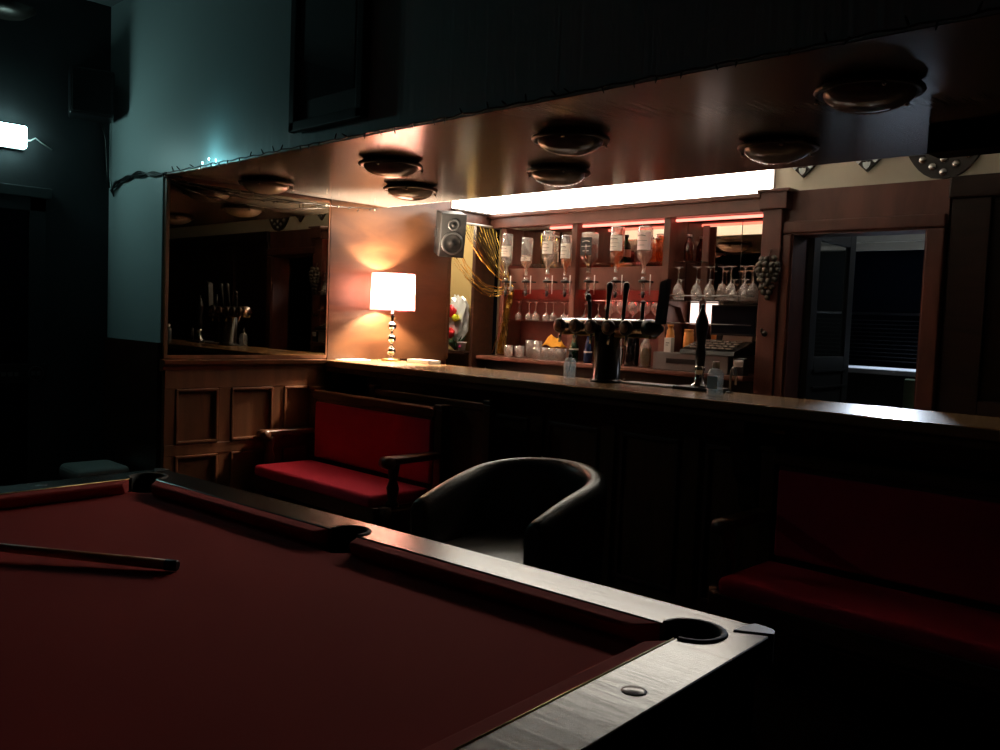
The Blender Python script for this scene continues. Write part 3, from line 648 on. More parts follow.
# ale hand pump
t = thing('hand_pump', 'black turned ale hand pump standing right of the tap tower', 'beer pump', (-2.27, 3.68, ZB))
m = MB(); m.box(-.11, .13, -.06, .08, 0, .018, .005); m.build('drip_base', 'black', t)
m = MB(); m.lathe([(0, .018), (.045, .018), (.04, .026), (.024, .034), (.022, .09), (.028, .10), (.024, .11), (.02, .12), (0, .12)], (0, 0, 0), 20); m.build('collar', 'chrome', t)
m = MB(); m.lathe([(0, .12), (.021, .12), (.024, .18), (.019, .22), (.026, .27), (.031, .31), (.030, .33), (.020, .36), (.011, .385), (.006, .392), (.010, .402), (.006, .412), (0, .414)], (0, 0, 0), 20); m.build('handle', 'black', t)
t = thing('swan_neck_spout', 'thin curved steel spout beside the gel bottle', 'spout', (-2.115, 3.70, ZB))
m = MB(); m.tube([(0, 0, 0), (0, 0, .07)]+[(-.0+.014-.014*math.cos(q), 0, .09+.03*math.sin(q)) for q in [PI*i/8 for i in range(9)]]+[(.028, 0, .04)], .005, 8); m.build('pipe', 'steel', t)
m = MB(); m.lathe([(0, 0), (.02, 0), (.018, .006), (0, .008)], (0, 0, 0), 14); m.build('foot', 'black', t)
# gel bottles
t = thing('gel_bottle', 'clear hand gel bottle with white flip cap near the hand pump', 'bottle', (-2.07, 3.49, ZB))
m = MB(); v = m.lathe([(0, 0), (.036, 0), (.039, .005), (.039, .095), (.034, .112), (.015, .122), (.015, .128), (0, .128)], (0, 0, 0), 22); bmesh.ops.scale(m.bm, vec=(1, .65, 1), verts=v); m.build('body', 'gel', t)
m = MB(); m.lathe([(0, .122), (.016, .122), (.016, .15), (.013, .153), (0, .153)], (0, 0, 0), 16); m.build('cap', 'white', t)
m = MB(); m.box(-.026, .026, -.0265, -.0255, .03, .085); m.build('label', plain('blue_label', (.45, .62, .78), .5), t)
t = thing('gel_bottle', 'small clear pump bottle on the bar left of the tap column', 'bottle', (-3.06, 3.66, ZB))
m = MB(); v = m.lathe([(0, 0), (.030, 0), (.033, .004), (.033, .085), (.026, .105), (.011, .112), (.011, .118), (0, .118)], (0, 0, 0), 22); m.build('body', 'gel', t)
m = MB(); m.lathe([(0, .112), (.012, .112), (.012, .13), (.005, .132), (.005, .148), (0, .148)], (0, 0, 0), 14); m.box(-.014, .022, -.006, .006, .145, .154, .002); m.build('pump', 'black', t)
m = MB(); m.tube([(0, 0, .11), (.004, 0, .06), (-.012, 0, .01)], .003, 6); m.build('dip_tube', 'white', t)
# ================================================================== LEFT END OF THE GANTRY: speaker, curtain, balloon
t = thing('monitor_speaker', 'dark grey bookshelf loudspeaker high on the copper panel', 'speaker', (-4.66, 4.19, 1.845), math.radians(60)); t.rotation_euler.x = math.radians(13)
m = MB(); m.box(-.09, .09, -.10, .09, 0, .30, .010, 3); m.build('cabinet', 'spk', t)
m = MB(); m.lathe([(.030, 0), (.040, .0), (.040, .006), (.034, .008), (.026, .002), (.022, .001)], (0, -.10, .225), 28, (0, -1, 0)); m.build('tweeter_ring', 'ring', t)
m = MB(); m.lathe([(.028, .003), (.016, -.0005), (.013, .004), (.008, .008), (0, .010)], (0, -.101, .225), 24, (0, -1, 0)); m.build('tweeter', 'cone', t)
m = MB(); m.lathe([(.062, 0), (.078, 0), (.078, .006), (.070, .009), (.062, .004)], (0, -.10, .098), 32, (0, -1, 0)); m.build('woofer_ring', 'ring', t)
m = MB(); m.lathe([(.064, .006), (.058, .008), (.050, .003), (.02, .001), (.018, .006), (0, .012)], (0, -.101, .098), 32, (0, -1, 0)); m.build('woofer', 'cone', t)
m = MB(); m.box(-.10, -.03, .02, .06, .12, .18); m.build('bracket', 'black', t)
# tinsel curtain
t = thing('tinsel_curtain', 'gold tinsel curtain swept to the right beside the loudspeaker', 'curtain', (XM+.03, 4.80, 2.10))
m = MB(); m.tube([(0, -.42, 0), (0, -.01, 0)], .009, 10); m.build('curtain_rail', 'white', t)
m = MB(); random.seed(3)
tie = Vector((.20, -.045, -.44))
def strand(p0, p1, sag, jit=.004):
    pts = []; K = 16
    for k in range(K+1):
        q = k/K; p = p0.lerp(p1, q); p.z -= sag*4*q*(1-q); p += Vector((random.uniform(-jit, jit), random.uniform(-jit, jit), random.uniform(-jit, jit))); pts.append(p)
    m.tube(pts, [random.choice((.0012, .0016, .0034)) for k in range(K+1)], 4, False)
for i in range(13):
    f = i/12; strand(Vector((.0, -.40+.39*f, -.01)), tie+Vector((0, random.uniform(-.01, .01), random.uniform(-.02, .02))), .02+.05*(1-f)+random.uniform(0, .02))
for i in range(8):
    f = i/7; strand(Vector((.0, -.46+.10*f, -.10-.20*random.random()-.06*i/7)), tie+Vector((0, 0, random.uniform(-.02, .02))), .10+.06*random.random())
m.build('swept_strands', 'gold', t)
m = MB()
for i in range(26):
    dx, dy = random.uniform(-.06, .05), random.uniform(-.03, .03)
    pts = []
    for k in range(15):
        s = k/14; pts.append((tie.x+dx*s-.06*s+random.uniform(-.004, .004), tie.y+dy-.04*s, tie.z-.03-.475*s))
    m.tube(pts, [random.choice((.0015, .0025, .005)) for k in range(15)], 4, False)
m.build('hanging_strands', 'gold', t)
m = MB(); m.lathe([(0, 0), (.018, 0), (.018, .006), (0, .006)], (tie.x, tie.y-.012, tie.z-.02), 16, (0.7, -.7, 0)); m.build('tie_disc', 'white', t)
# balloon & tub on the passage shelf
m = MB(); m.box(-5.6, XM-.125, 4.62, 4.795, 1.13, 1.155, .003); o = m.build('passage_shelf', 'darkwood'); tag(o, 'dark shelf holding the foil balloon behind the panel', 'shelf')
t = thing('foil_balloon', 'crumpled silver red and yellow foil balloon behind the copper panel', 'balloon', (-5.05, 4.70, 1.157))
random.seed(11)
def crumple(c, r, sc, mat, name, par):
    m = MB(); v = m.sphere(c, r, sc, 18)
    for q in v:
        d = (q.co-Vector(c)); q.co = Vector(c)+d*(1+random.uniform(-.14, .14))
    for f in m.bm.faces: f.smooth = False
    return m.build(name, mat, par)
crumple((-.06, .02, .25), .17, (.72, .28, 1.05), 'foil', 'foil_body', t)
crumple((-.09, -.035, .30), .07, (.9, .4, .7), 'foilred', 'red_patch', t)
crumple((-.02, -.04, .25), .045, (.9, .4, .6), 'foilyel', 'yellow_patch', t)
crumple((-.09, -.035, .13), .055, (.9, .5, .8), 'foilred', 'red_patch', t)
m = MB()
for i in range(14):
    an = random.uniform(0, 2*PI); m.tube([(-.06, 0, .0), (-.06+.05*math.cos(an), .03*math.sin(an), .05), (-.06+.12*math.cos(an), .05*math.sin(an), .09+random.uniform(-.02, .03))], [.004, .014, .002], 5)
m.build('greenery', 'leaf', t)
t = thing('paper_tub', 'white paper tub with a magenta mark beside the balloon', 'tub', (-4.985, 4.655, 1.157))
m = MB(); m.lathe([(0, 0), (.028, 0), (.036, .06), (.039, .062), (.039, .068), (0, .068)], (0, 0, 0), 20); m.build('tub', 'white', t)
m = MB(); m.lathe([(0, 0), (.011, 0), (.011, .002), (0, .002)], (.012, -.033, .03), 12, (.3, -1, -.1)); m.build('mark', 'magenta', t)
# ================================================================== PLAQUES ON THE CREAM WALL
def plaque(label, x, zb, w, h, shields):
    t = thing('shield_plaque', label, 'plaque', (x, 4.85, zb), 0, 'shield plaques above the doorway')
    e_ = 1.0 if w < .3 else .62
    pts = [(0, 0)]+[(w/2*(i/6)**e_, h*.36*(i/6)**(1 if w < .3 else 1.5)) for i in range(1, 7)]+[(w/2, h), (w/4, h*.96), (0, h)]
    pts += [(-a_, b_) for a_, b_ in reversed(pts[1:-1])]
    m = MB(); m.prism(pts, 'y', -.02, -.001); m.build('board', plain('plaque_board', (.022, .011, .007), .4), t)
    for (sx, sz, r) in shields:
        m = MB(); s = [(0, -r*1.1), (r*.6, -r*.6), (r*.95, 0), (r, r*.8), (r*.5, r*.72), (0, r*.9), (-r*.5, r*.72), (-r, r*.8), (-r*.95, 0), (-r*.6, -r*.6)]
        if w < .3: m.prism([(sx+a_, sz+b_) for a_, b_ in s], 'y', -.026, -.02)
        else: m.lathe([(0, .016), (r*.55, .013), (r*.85, .006), (r, 0), (0, -.001)], (sx, -.02, sz), 16, (0, -1, 0))
        m.build('silver_shield', 'silver', t)
sm = [(0, .036, .0215), (-.045, .068, .0215), (.045, .068, .0215), (0, .10, .0215), (0, .18, .0215)]
plaque('small shield plaque nearest the pillar on the cream wall', -2.375, 2.285, .26, .34, sm)
plaque('small shield plaque over the middle of the doorway', -2.01, 2.285, .26, .34, sm)
bg = [(0, .035, .022), (-.055, .066, .022), (.06, .070, .022), (0, .10, .022), (-.105, .105, .022), (.115, .110, .022), (-.055, .145, .022), (.06, .150, .022), (0, .19, .022)]
plaque('large dark shield plaque with silver studs right of the doorway', -1.615, 2.215, .38, .42, bg)
# ================================================================== SOFFIT: bowl lights, dark box
t = thing('ceiling_light', 'x', 'ceiling light', (0, 0, ZS), 0, 'bowl lights on the bar soffit'); L0 = t
m = MB(); m.lathe([(0, 0), (.125, 0), (.140, -.010), (.150, -.015), (.153, -.022), (.148, -.029), (.132, -.029), (.128, -.023), (0, -.023)], (0, 0, 0), 40); m.build('rim_plate', 'bronze', t)
m = MB(); m.lathe([(.128, -.027)]+[(.128*math.cos(q), -.027-.054*math.sin(q)) for q in [PI/2*i/9 for i in range(1, 9)]]+[(0, -.081)], (0, 0, 0), 40); m.build('glass_bowl', 'bowl', t)
for k in range(3):
    an = math.radians(75+120*k)
    m = MB(); m.sphere((.15*math.cos(an), .15*math.sin(an), -.036), .008, seg=10); m.cyl((.15*math.cos(an), .15*math.sin(an), -.034), (.15*math.cos(an), .15*math.sin(an), -.018), .004, seg=8); m.build('finial', 'chrome', t)
spots = [(-4.45, 2.62, 'bowl ceiling light nearest the mirror and fairy lights'), (-3.34, 2.62, 'bowl ceiling light in the bright patch above the bench, front row'), (-2.255, 2.64, 'bowl ceiling light in the front row over the middle of the bar'),
         (-1.09, 2.60, 'largest looking bowl ceiling light at the right, front row'), (-3.87, 3.18, 'bowl ceiling light nearest the lamp in the back row'), (-2.79, 3.19, 'bowl ceiling light in the middle of the back row'), (-1.68, 3.20, 'bowl ceiling light in the back row nearest the doorway')]
for i, (x, y, lb) in enumerate(spots):
    if i == 0: L0.location = (x, y, ZS); L0['label'] = lb
    else: dup(L0, (x, y, ZS), random.uniform(-.3, .3), lb)
t = thing('boxed_beam', 'dark boxed in beam fixed under the right end of the soffit', 'beam', (-1.13, 3.2, ZS))
m = MB(); m.box(0, 3.5, 0, .12, -.10, -.0005, .006); m.build('box', plain('matt_black', (.012, .011, .010), .9, spec=.1), t)
m = MB(); m.sphere((-.003, .04, -.085), .006, seg=10); m.build('screw', 'chrome', t)
# ================================================================== FASCIA: fairy lights, picture
random.seed(5)
t = thing('fairy_lights', 'black string of tiny fairy lights along the soffit edge', 'fairy lights', (XM, 2.19, ZS))
m = MB(); pts = []
for i in range(150):
    x = i*.036; pts.append((x, -.010+random.uniform(-.002, .002), .002+.002*math.sin(i*1.7)+random.uniform(-.002, .002)))
m.tube(pts, .0034, 5); m.build('wire', 'black', t)
mb_ = MB(); mb_.lathe([(0, 0), (.0035, 0), (.0035, .012), (.0025, .022), (0, .026)], (0, 0, 0), 6)
bme = mb_.build('bulb', 'black', t); first = True
for i in range(44):
    x = .05+i*.10+random.uniform(-.03, .03)
    o = bme if first else bme.copy()
    if not first: COL.objects.link(o)
    first = False; o.parent = t; o.location = (x, -.014, .004); o.rotation_euler = (random.choice([0, PI, PI, .8])+random.uniform(-.5, .5), random.uniform(-.6, .6), 0)
lit = MB(); lit.sphere((0, 0, 0), .0035, (1, 1, 1.8), 8); lit = lit.build('lit_bulb', 'cyan', t, (.56, -.022, .025)); lit['label'] = 'glowing cyan bulb'
for x in (.49, .63): o = lit.copy(); COL.objects.link(o); o.parent = t; o.location = (x, -.020, .012)
l = lamp('fairy_light_glow', 'POINT', (-4.24, 2.10, 2.18), .26, (.3, .9, 1), .006)
t = thing('fairy_lights', 'sagging black fairy light string along the top of the mirror', 'fairy lights', (XM+.03, 2.2, 2.11))
m = MB()
def sag(y0, y1, z0, z1, s, n=20, x0=0., x1=0.): return [(x0+(x1-x0)*i/n+random.uniform(-.003, .003), y0+(y1-y0)*i/n, z0+(z1-z0)*i/n-s*4*(i/n)*(1-i/n)+random.uniform(-.003, .003)) for i in range(n+1)]
m.tube(sag(-.02, .95, .0, -.02, .035), .0035, 5); m.tube(sag(-.02, 1.45, .005, .0, .03, 30), .003, 5); m.tube(sag(.0, 1.05, -.02, -.035, .06), .003, 5)
m.build('wire', 'black', t)
bb = MB(); bb.lathe([(0, 0), (.0035, 0), (.0035, .012), (.0025, .022), (0, .026)], (0, 0, 0), 6); bb = bb.build('bulb', 'black', t, (0, .05, -.02))
for i in range(16):
    o = bb.copy(); COL.objects.link(o); o.parent = t; o.location = (.0, .1+i*.085, -.01-.03*math.sin(PI*i/16)); o.rotation_euler = (random.uniform(0, 6), random.uniform(-.6, .6), 0)
wb = MB(); wb.sphere((0, 0, 0), .005, (1, 1, 1.3), 8); wb = wb.build('lit_bulb', 'warmbulb', t, (.0, 1.04, -.025)); wb['label'] = 'glowing warm bulb'
for y, z in ((1.42, -.01), (1.13, -.02)): o = wb.copy(); COL.objects.link(o); o.parent = t; o.location = (0, y, z)
m = MB()
for k in range(5):
    h = (-.012, .0, .012, .004, -.006)[k]
    m.tube(smooth([(-5.52+.012*k, 2.19, 2.095-.01*k), (-5.42, 2.184-.004*k, 2.125+h), (-5.28, 2.184, 2.148-h), (-5.10, 2.184-.003*k, 2.155+h*1.3), (-4.94, 2.186, 2.142-h), (-4.79, 2.188, 2.130+h*.4)]), .0045, 6)
o = m.build('cable_bundle', 'black'); tag(o, 'bundle of black cables clipped across the teal wall strip', 'cable')
m = MB(); m.tube([(-5.545, 2.13, 2.54), (-5.55, 2.17, 2.40), (-5.545, 2.18, 2.2), (-5.53, 2.185, 2.11)], .007, 6); o = m.build('speaker_cable', 'black'); tag(o, 'black cable running down from the corner loudspeaker', 'cable')
# picture
t = thing('framed_picture', 'dark framed picture hanging on the teal wall above the bar', 'picture', (-3.22, 2.19, 2.195))
m = MB()
for q in ((-.27, -.225, 0, .95), (.225, .27, 0, .95), (-.27, .27, 0, .045), (-.27, .27, .905, .95)): m.box(q[0], q[1], -.035, .0, q[2], q[3], .006)
m.build('frame', 'black', t)
m = MB(); m.box(-.225, .225, -.012, 0, .045, .905); m.build('mount', 'mount', t)
m = MB(); m.box(-.185, .185, -.014, -.012, .13, .83); m.build('print', 'picture', t)
# ================================================================== LEFT WALL
t = thing('emergency_light', 'bright white emergency light box on the left wall', 'light', (-5.57, 1.595, 2.26))
m = MB(); m.box(.035, .075, -.118, .118, .005, .130, .012, 3); m.build('diffuser', 'exit', t)
m = MB(); m.box(0, .036, -.118, .118, 0, .135, .006); m.build('housing', 'white', t)
m = MB(); m.tube([(.03, .118, .055), (.03, .148, .06), (.02, .178, .08), (.01, .213, .06), (.004, .273, .03)], .004, 6); m.build('flex', 'white', t)
t = thing('corner_speaker', 'black loudspeaker hung high in the corner of the left wall', 'speaker', (-5.455, 2.045, 2.49), math.radians(72))
m = MB(); v = m.box(-.12, .12, -.10, .10, 0, .27, .02, 3)
m.build('cabinet', 'black', t)
m = MB(); m.box(-.105, .105, -.108, -.10, .015, .255, .004); m.build('grille', 'rubber', t)
m = MB(); m.box(-.03, .03, .10, .16, .10, .16); m.build('bracket', 'black', t)
d2 = bpy.data.objects.new('door_2', None); COL.objects.link(d2); d2['kind'] = 'structure'; tag(d2, 'dark glazed door below the emergency light', 'door')
m = MB(); m.box(-5.57, -5.53, .95, 1.86, 2.0, 2.06, .004); m.build('door_lintel', 'mount', d2)
m = MB(); m.box(-5.57, -5.535, 1.74, 1.83, 0, 2.0, .004); m.box(-5.57, -5.535, .95, 1.04, 0, 2.0, .004); m.box(-5.57, -5.535, .95, 1.83, 1.92, 2.0, .004); m.build('door_frame', 'dark_wall', d2)
m = MB(); m.box(-5.565, -5.545, 1.04, 1.74, 0.02, 1.92); m.build('door_pane', 'darkglass', d2)
t = thing('circle_sign', 'faint dark sign with a ringed mark beside the left door', 'sign', (-5.535, 1.70, .985))
m = MB(); m.box(-.008, .002, -.32, .14, -.055, .055, .003); m.build('plate', 'black', t)
m = MB(); m.tube([(.004, .08+.04*math.cos(q), .04*math.sin(q)) for q in [2*PI*i/24 for i in range(25)]], .0025, 5); m.build('ring', 'greyplastic', t)
m = MB(); m.box(.002, .004, .055, .075, -.012, .012); m.box(.002, .004, .085, .105, -.012, .012); m.build('ring_mark', 'greyplastic', t)
m = MB()
for i, (a_, b_) in enumerate(((-.20, -.19), (-.175, -.15), (-.14, -.115), (-.105, -.08), (-.07, -.045), (-.035, -.015))): m.box(.002, .004, a_, b_, -.016, .016 if i == 0 else .008)
m.build('lettering', 'greyplastic', t)
t = thing('ceiling_fan_light', 'dark round lamp hanging under the ceiling at top left', 'ceiling light', (-5.25, 1.52, 3.2))
m = MB(); m.lathe([(0, -.30), (.10, -.295), (.15, -.26), (.15, -.25), (.05, -.22), (0, -.22)], (0, 0, 0), 28); m.build('shade', 'bronze', t)
m = MB(); m.cyl((0, 0, -.23), (0, 0, 0), .012); m.lathe([(0, -.03), (.05, -.03), (.05, 0), (0, 0)], (0, 0, 0), 18); m.build('stem', 'black', t)
# grey stool
t = thing('stool', 'round cornered pale grey padded stool behind the pool table', 'stool', (-5.22, 2.0, 0))
m = MB(); m.box(-.16, .16, -.15, .15, .38, .475, .045, 5); m.build('seat', 'palegrey', t)
for sx in (-1, 1):
    for sy in (-1, 1): m = MB(); m.tube([(sx*.13, sy*.12, .38), (sx*.17, sy*.15, 0)], [.018, .014], 8); m.build('leg', 'darkwood', t)
# ================================================================== SETTLES
def make_settle(label, loc, rz=0):
    t = thing('settle', label, 'bench', loc, rz, 'red upholstered oak settles')
    W, D = .60, .46     # half width, depth (front at y=-D)
    m = MB(); m.box(-W+.02, W-.02, -D+.01, -.02, .36, .42, .006); m.box(-W, W, -D, -D+.035, .345, .425, .008); m.build('seat_frame', 'settle', t)
    m = MB(); m.box(-W+.03, W-.03, -D-.005, -.06, .415, .485, .03, 5); 
    for f in m.bm.faces: f.smooth = True
    m.build('seat', 'velvet', t)
    m = MB(); m.box(-W+.05, W-.05, -.055, -.02, .50, .85, .014, 3); m.build('back_pad', 'velvet', t)
    m = MB(); m.box(-W+.05, W-.05, -.03, .0, .45, .86); m.build('back_board', 'settle', t)
    m = MB(); m.box(-W+.02, W-.02, -.055, .015, .868, .918, .012, 3); m.box(-W+.05, W-.05, -.045, .01, .845, .872, .004); m.build('top_rail', 'settle', t)
    for s in (-1, 1):
        m = MB(); m.box(s*W-.03, s*W+.03, -.045, .02, 0, .91, .006); m.box(s*W-.036, s*W+.036, -.05, .026, .91, .937, .008); m.build('back_post', 'settle', t)
        m = MB(); m.box(s*W-.036, s*W+.036, -D+.075, -.04, .645, .682, .012, 3); m.lathe([(0, -.036), (.03, -.036), (.034, 0), (.03, .036), (0, .036)], (s*W, -D+.08, .652), 18, (1, 0, 0)); m.build('armrest', 'settle', t)
        m = MB(); m.lathe([(0, .42), (.034, .42), (.034, .44), (.022, .455), (.030, .49), (.034, .52), (.020, .56), (.026, .585), (.030, .615), (.034, .645), (0, .645)], (s*W, -D+.12, 0), 16); m.build('arm_baluster', 'settle', t)
        m = MB(); m.lathe([(0, 0), (.022, 0), (.026, .03), (.018, .06), (.032, .20), (.026, .28), (.036, .30), (.036, .425), (0, .425)], (s*W, -D+.07, 0), 16); m.build('leg', 'settle', t)
        m = MB(); m.box(s*W-.018, s*W+.018, -D+.06, -.03, .34, .40, .004); m.build('side_rail', 'settle', t)
    return t
S1 = make_settle('red upholstered oak settle in front of the wainscot', (-4.125, 3.185, 0))
dup(S1, (-1.10, 3.36, 0), math.radians(1.0), 'red upholstered oak settle in deep shadow at the right')
t = thing('wooden_screen_back', 'low dark wooden bench back behind the red settle', 'bench', (-3.74, 3.255, 0))
m = MB(); m.box(-.47, .47, -.02, .015, .92, .965, .01, 3); m.build('top_rail', 'settle', t)
m = MB(); m.box(-.465, .465, -.012, .008, .40, .92); m.build('back_panel', 'dado', t)
for s in (-1, 1): m = MB(); m.box(s*.49-.025, s*.49+.025, -.025, .02, 0, .96, .005); m.box(s*.49-.03, s*.49+.03, -.03, .025, .96, .985, .008); m.build('end_post', 'settle', t)
# ================================================================== TUB CHAIR
t = thing('tub_chair', 'black leather tub armchair between pool table and bar', 'armchair', (-2.455, 2.69, 0), math.radians(8))
m = MB(); rows = []; rx = .335; path = []
for i in range(8): path.append((rx-.006*(7-i)/7, -.36+.36*i/8, 0))          # right arm, front to back
for i in range(25): path.append((rx*math.cos(PI*i/24), rx*1.02*math.sin(PI*i/24), 0))
for i in range(7, -1, -1): path.append((-rx+.006*(7-i)/7, -.36+.36*i/8, 0))
n = len(path)-1
for i, p in enumerate(path):
    s = abs(i/n-.5)*2
    top = .80-.135*s**2.2
    p0, p1_ = Vector(path[max(0, i-1)]), Vector(path[min(n, i+1)]); d = (p1_-p0).normalized(); e = Vector((d.y, -d.x, 0)); w_ = .095
    o_ = Vector(p); q_ = o_-e*w_
    sec = [(*(o_-e*.03).xy, .10), (*(o_-e*.01).xy, .30), (*o_.xy, top-.07)]
    for k in range(1, 8):
        a_ = PI*k/8; c_ = o_-e*(w_/2-w_/2*math.cos(a_)); sec.append((c_.x, c_.y, top-.06+.06*math.sin(a_)))
    sec += [(*q_.xy, top-.07), (*(q_+e*.005).xy, .30), (*(q_+e*.01).xy, .10)]
    rows.append([m.bm.verts.new(v) for v in sec])
for a_, b_ in zip(rows, rows[1:]):
    for k in range(len(a_)):
        f = m.bm.faces.new((a_[k], a_[(k+1) % len(a_)], b_[(k+1) % len(b_)], b_[k])); f.smooth = True
m.bm.faces.new(rows[0]); m.bm.faces.new(list(reversed(rows[-1])))
sh_ = m.build('tub_shell', 'leather', t); bv = sh_.modifiers.new('b', 'BEVEL'); bv.width = .02; bv.segments = 3; bv.angle_limit = math.radians(60)
m = MB(); m.box(-.232, .232, -.38, .23, .30, .495, .045, 5)
for f in m.bm.faces: f.smooth = True
m.build('seat_cushion', 'leather', t)
m = MB(); m.box(-.235, .235, -.34, .24, .10, .30, .02, 3); m.build('seat_base', 'leather', t)
for k in range(4):
    an = math.radians(45+90*k); m = MB(); m.tube([(.22*math.cos(an), .22*math.sin(an), .11), (.25*math.cos(an), .25*math.sin(an), 0)], [.025, .018], 10); m.build('leg', 'darkwood', t)
# ================================================================== POOL TABLE
PHI = math.radians(4.5); TH = .82
t = thing('pool_table', 'pool table with red cloth and dark wooden rails', 'pool table', (-1.868, .815, 0), PHI)
A, B, RW = 1.15, .69, .125
a, b_ = A-RW, B-RW
def contour(rc, rs, inward=False):
    # closed loop around the inner rectangle; pockets bulge outward (rails) or are cut inward (bed)
    P = []
    cs = [(a, b_), (-a, b_), (-a, -b_), (a, -b_)]
    N = 14
    def corner(sx, sy):
        c = (sx*(a+.004), sy*(b_+.004)); out = []
        # start on the edge reached first when walking counter-clockwise
        st = math.atan2(sy, 0) if False else None
        base = math.atan2(sy, sx)
        if not inward: rng = [base-PI*.78+PI*1.56*i/N for i in range(N+1)]
        else: rng = [base+PI+PI*.25+.0-PI*.5*i/N for i in range(N+1)]
        return [(c[0]+rc*math.cos(q), c[1]+rc*math.sin(q)) for q in rng]
    def side(sy):
        c = (0, sy*(b_+.022)); base = math.atan2(sy, 0)
        if not inward: rng = [base-PI*.62+PI*1.24*i/N for i in range(N+1)]
        else: rng = [base+PI+PI*.33-PI*.66*i/N for i in range(N+1)]
        return [(c[0]+rs*math.cos(q), c[1]+rs*math.sin(q)) for q in rng]
    P += corner(1, 1); P += side(1); P += corner(-1, 1); P += corner(-1, -1); P += side(-1); P += corner(1, -1)
    return P
rcor = []
for sx, sy in ((1, 1), (-1, 1), (-1, -1), (1, -1)):
    r = .05; c = (sx*(A-r), sy*(B-r)); base = math.atan2(sy, sx)
    rcor += [(c[0]+r*math.cos(base-PI/4+PI/2*i/6), c[1]+r*math.sin(base-PI/4+PI/2*i/6)) for i in range(7)]
m = MB(); m.ringplate(rcor, contour(.058, .052), TH-.05, TH); rl = m.build('rail', 'rail', t)
bv = rl.modifiers.new('b', 'BEVEL'); bv.width = .004; bv.segments = 2; bv.angle_limit = math.radians(50)
# bed cloth
m = MB(); bed = []
N = 10; rp = .052
for sx, sy in ((1, 1), (-1, 1), (-1, -1), (1, -1)):
    base = math.atan2(sy, sx)
    arc = [(sx*(a-.005)+rp*math.cos(base+PI+PI/4-PI/2*i/N), sy*(b_-.005)+rp*math.sin(base+PI+PI/4-PI/2*i/N)) for i in range(N+1)]
    bed += arc
    if (sx, sy) in ((1, 1), (-1, -1)):
        bs = math.atan2(sy, 0); bed += [(.05*math.cos(bs+PI+PI/2-PI*i/N), sy*(b_-.005)+.05*math.sin(bs+PI+PI/2-PI*i/N)) for i in range(N+1)]
v1 = [m.bm.verts.new((p[0], p[1], TH-.042)) for p in bed]
ed = [m.bm.edges.new((v1[i], v1[(i+1) % len(v1)])) for i in range(len(v1))]
bmesh.ops.triangle_fill(m.bm, edges=ed, use_beauty=True)
o = m.build('bed_cloth', 'felt', t); sd = o.modifiers.new('s', 'SOLIDIFY'); sd.thickness = .012; sd.offset = -1
# cushions
def cushion(p0, p1, nrm, c0, c1):
    m = MB(); p0, p1, n_ = Vector(p0), Vector(p1), Vector(nrm); d = (p1-p0).normalized()
    prof = [(0, 0), (.040, -.003), (.046, -.010), (.030, -.041), (0, -.041)]
    def ring(p, cut): return [m.bm.verts.new((p.x+n_.x*w_+d.x*cut*w_, p.y+n_.y*w_+d.y*cut*w_, TH-.001+z)) for w_, z in prof]
    K = 5; R0 = ring(p0, c0); R1 = ring(p1, -c1); R = [R0]+[ring(p0.lerp(p1, k/K), c0*(1-k/K)-c1*k/K) for k in range(1, K)]+[R1]
    for A_, B_ in zip(R, R[1:]):
        for k in range(5): m.bm.faces.new((A_[k], A_[(k+1) % 5], B_[(k+1) % 5], B_[k]))
    m.bm.faces.new(list(reversed(R0))); m.bm.faces.new(R1)
    o = m.build('cushion', 'feltdark', t); bv = o.modifiers.new('b', 'BEVEL'); bv.width = .004; bv.segments = 2
    return o
ck, sk = .062, .058
for sy in (1, -1):
    cushion((-a+ck, sy*b_), (-sk, sy*b_), (0, -sy), 1.0, .45); cushion((sk, sy*b_), (a-ck, sy*b_), (0, -sy), .45, 1.0)
for sx in (1, -1): cushion((sx*a, -b_+ck), (sx*a, b_-ck), (-sx, 0), 1.0, 1.0)
m = MB()
for sx in (1, -1): m.tube([(sx*(a-.001), -b_+ck, TH+.0005), (sx*(a-.001), b_-ck, TH+.0005)], .0016, 5)
m.build('cloth_bead', 'brass', t)
# pocket liners & cups
def pocket(cx, cy, r, base, span):
    m = MB(); n = 18; ring = [base-span+2*span*i/n for i in range(n+1)]
    rows = []
    for q in ring:
        e = (math.cos(q), math.sin(q))
        rows.append([m.bm.verts.new((cx+e[0]*rr, cy+e[1]*rr, z)) for rr, z in ((r-.004, TH-.06), (r-.003, TH+.001), (r+.0, TH+.004), (r+.008, TH+.004), (r+.011, TH+.0), (r+.008, TH-.004))])
    for p, q in zip(rows, rows[1:]):
        for k in range(5): m.bm.faces.new((p[k], p[k+1], q[k+1], q[k])).smooth = True
    pl = m.build('pocket_liner', 'rubber', t)
    m = MB(); m.lathe([(0, TH-.16), (.045, TH-.155), (.055, TH-.12), (.056, TH-.048)], (cx, cy, 0), 20); o = m.build('pocket_cup', 'rubber', t)
for sx in (1, -1):
    for sy in (1, -1): pocket(sx*(a+.004), sy*(b_+.004), .056, math.atan2(sy, sx), PI*.74)
for sy in (1, -1): pocket(0, sy*(b_+.022), .050, math.atan2(sy, 0), PI*.58)
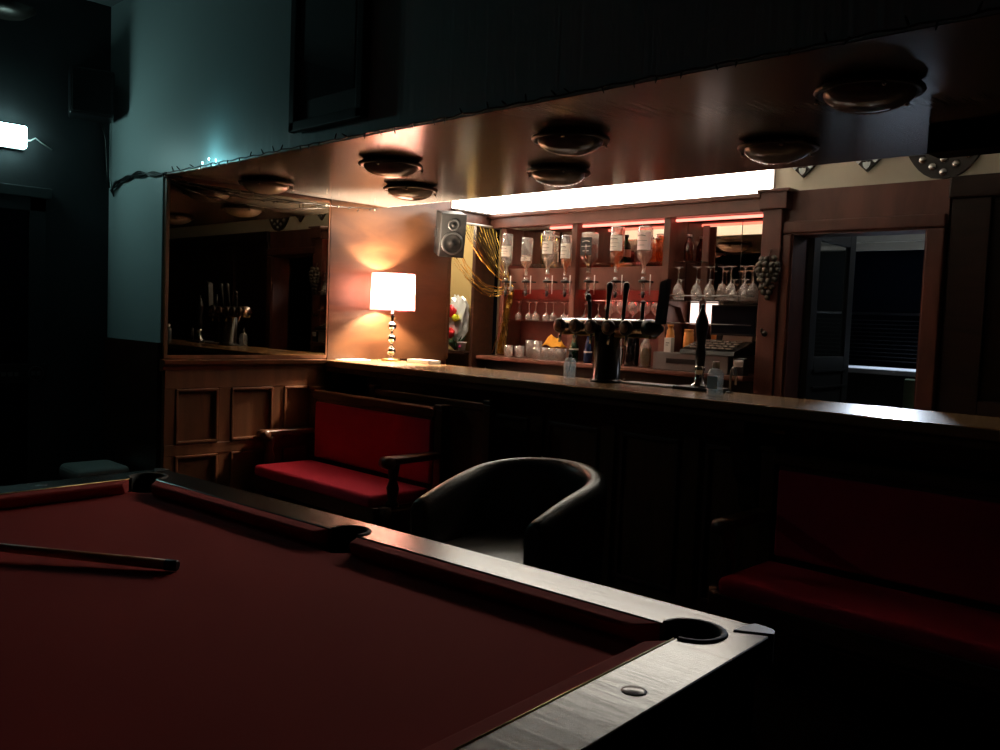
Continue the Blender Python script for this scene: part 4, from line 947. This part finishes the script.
# corner castings, sights
for sx in (1, -1):
    for sy in (1, -1):
        m = MB(); c = Vector((sx*A, sy*B)); pts = [(A-.050, B+.002), (A-.03, B+.002), (A-.012, B-.003), (A-.003, B-.012), (A+.002, B-.028), (A-.064, B-.064), (A-.060, B-.03)]
        m.prism([(sx*x, sy*y) for x, y in pts], 'z', TH-.055, TH+.003); m.build('corner_casting', plain('cast_grey_metal', (.045, .043, .042), .4, .3), t)
for sx in (1, -1):
    m = MB(); m.lathe([(0, .0022), (.008, .0018), (.016, .0007), (.024, -.0003), (0, -.001)], (sx*(A-.054), .245, TH), 16); m.build('rail_sight', 'rail', t)
m = MB()
for q in ((-A+.03, A-.03, -B+.03, -B+.07), (-A+.03, A-.03, B-.07, B-.03), (-A+.03, -A+.07, -B+.03, B-.03), (A-.07, A-.03, -B+.03, B-.03)): m.box(*q, .56, TH-.05)
m.build('apron', 'darkwood', t)
for sx in (1, -1):
    for sy in (1, -1): m = MB(); m.box(sx*(A-.14)-.06, sx*(A-.14)+.06, sy*(B-.14)-.06, sy*(B-.14)+.06, 0, .60, .01); m.build('leg', 'darkwood', t)
m = MB(); m.box(-A+.06, A-.06, -B+.06, B-.06, .60, .64); m.build('base_board', 'darkwood', t)
# cue: butt end towards the middle of the cloth, shaft propped on the left cushion
p1 = Vector((-1.965, .947, TH-.042+.0145)); dr = Vector((-2.329, .670, 0))-Vector((p1.x, p1.y, 0)); dr.normalize()
t = thing('pool_cue', 'wooden pool cue resting across the red cloth', 'cue', tuple(p1), math.atan2(dr.y, dr.x))
L_ = 1.42; sl = .024
m = MB(); m.tube([(.03, 0, .03*sl), (.4, 0, .4*sl), (L_, 0, L_*sl)], [.0125, .0105, .006], 14); m.build('shaft', 'cueash', t)
m = MB(); m.tube([(0, 0, 0), (.004, 0, 0), (.03, 0, .03*sl)], [.010, .0135, .0135], 14); m.build('butt_cap', 'black', t)
# ================================================================== ROOM BEYOND THE DOORWAY
t = thing('back_room_counter', 'white topped counter brightly lit in the room beyond', 'counter', (-2.4, 6.5, 0))
m = MB(); m.box(-.9, 1.2, 0, .45, 1.12, 1.16, .006); m.build('worktop', 'counterwhite', t)
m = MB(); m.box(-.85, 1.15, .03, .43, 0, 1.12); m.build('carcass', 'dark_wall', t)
m = MB(); m.box(.0, .08, .015, .03, .0, 1.12); m.build('edge_post', 'black', t)
t = thing('green_chair', 'pale green rounded chair back seen through the doorway', 'chair', (-2.085, 6.05, 0))
m = MB(); m.box(-.09, .17, -.02, .02, .72, 1.125, .018, 3); m.build('backrest', 'greencloth', t)
m = MB(); m.box(-.09, .29, -.42, .0, .42, .48, .02, 3); m.build('seat', 'greencloth', t)
for x in (-.05, .25):
    for y in (-.36, -.01): m = MB(); m.tube([(x, y, 0), (x, y, .44 if y < -.1 else .80)], .013, 8); m.build('leg', 'black', t)
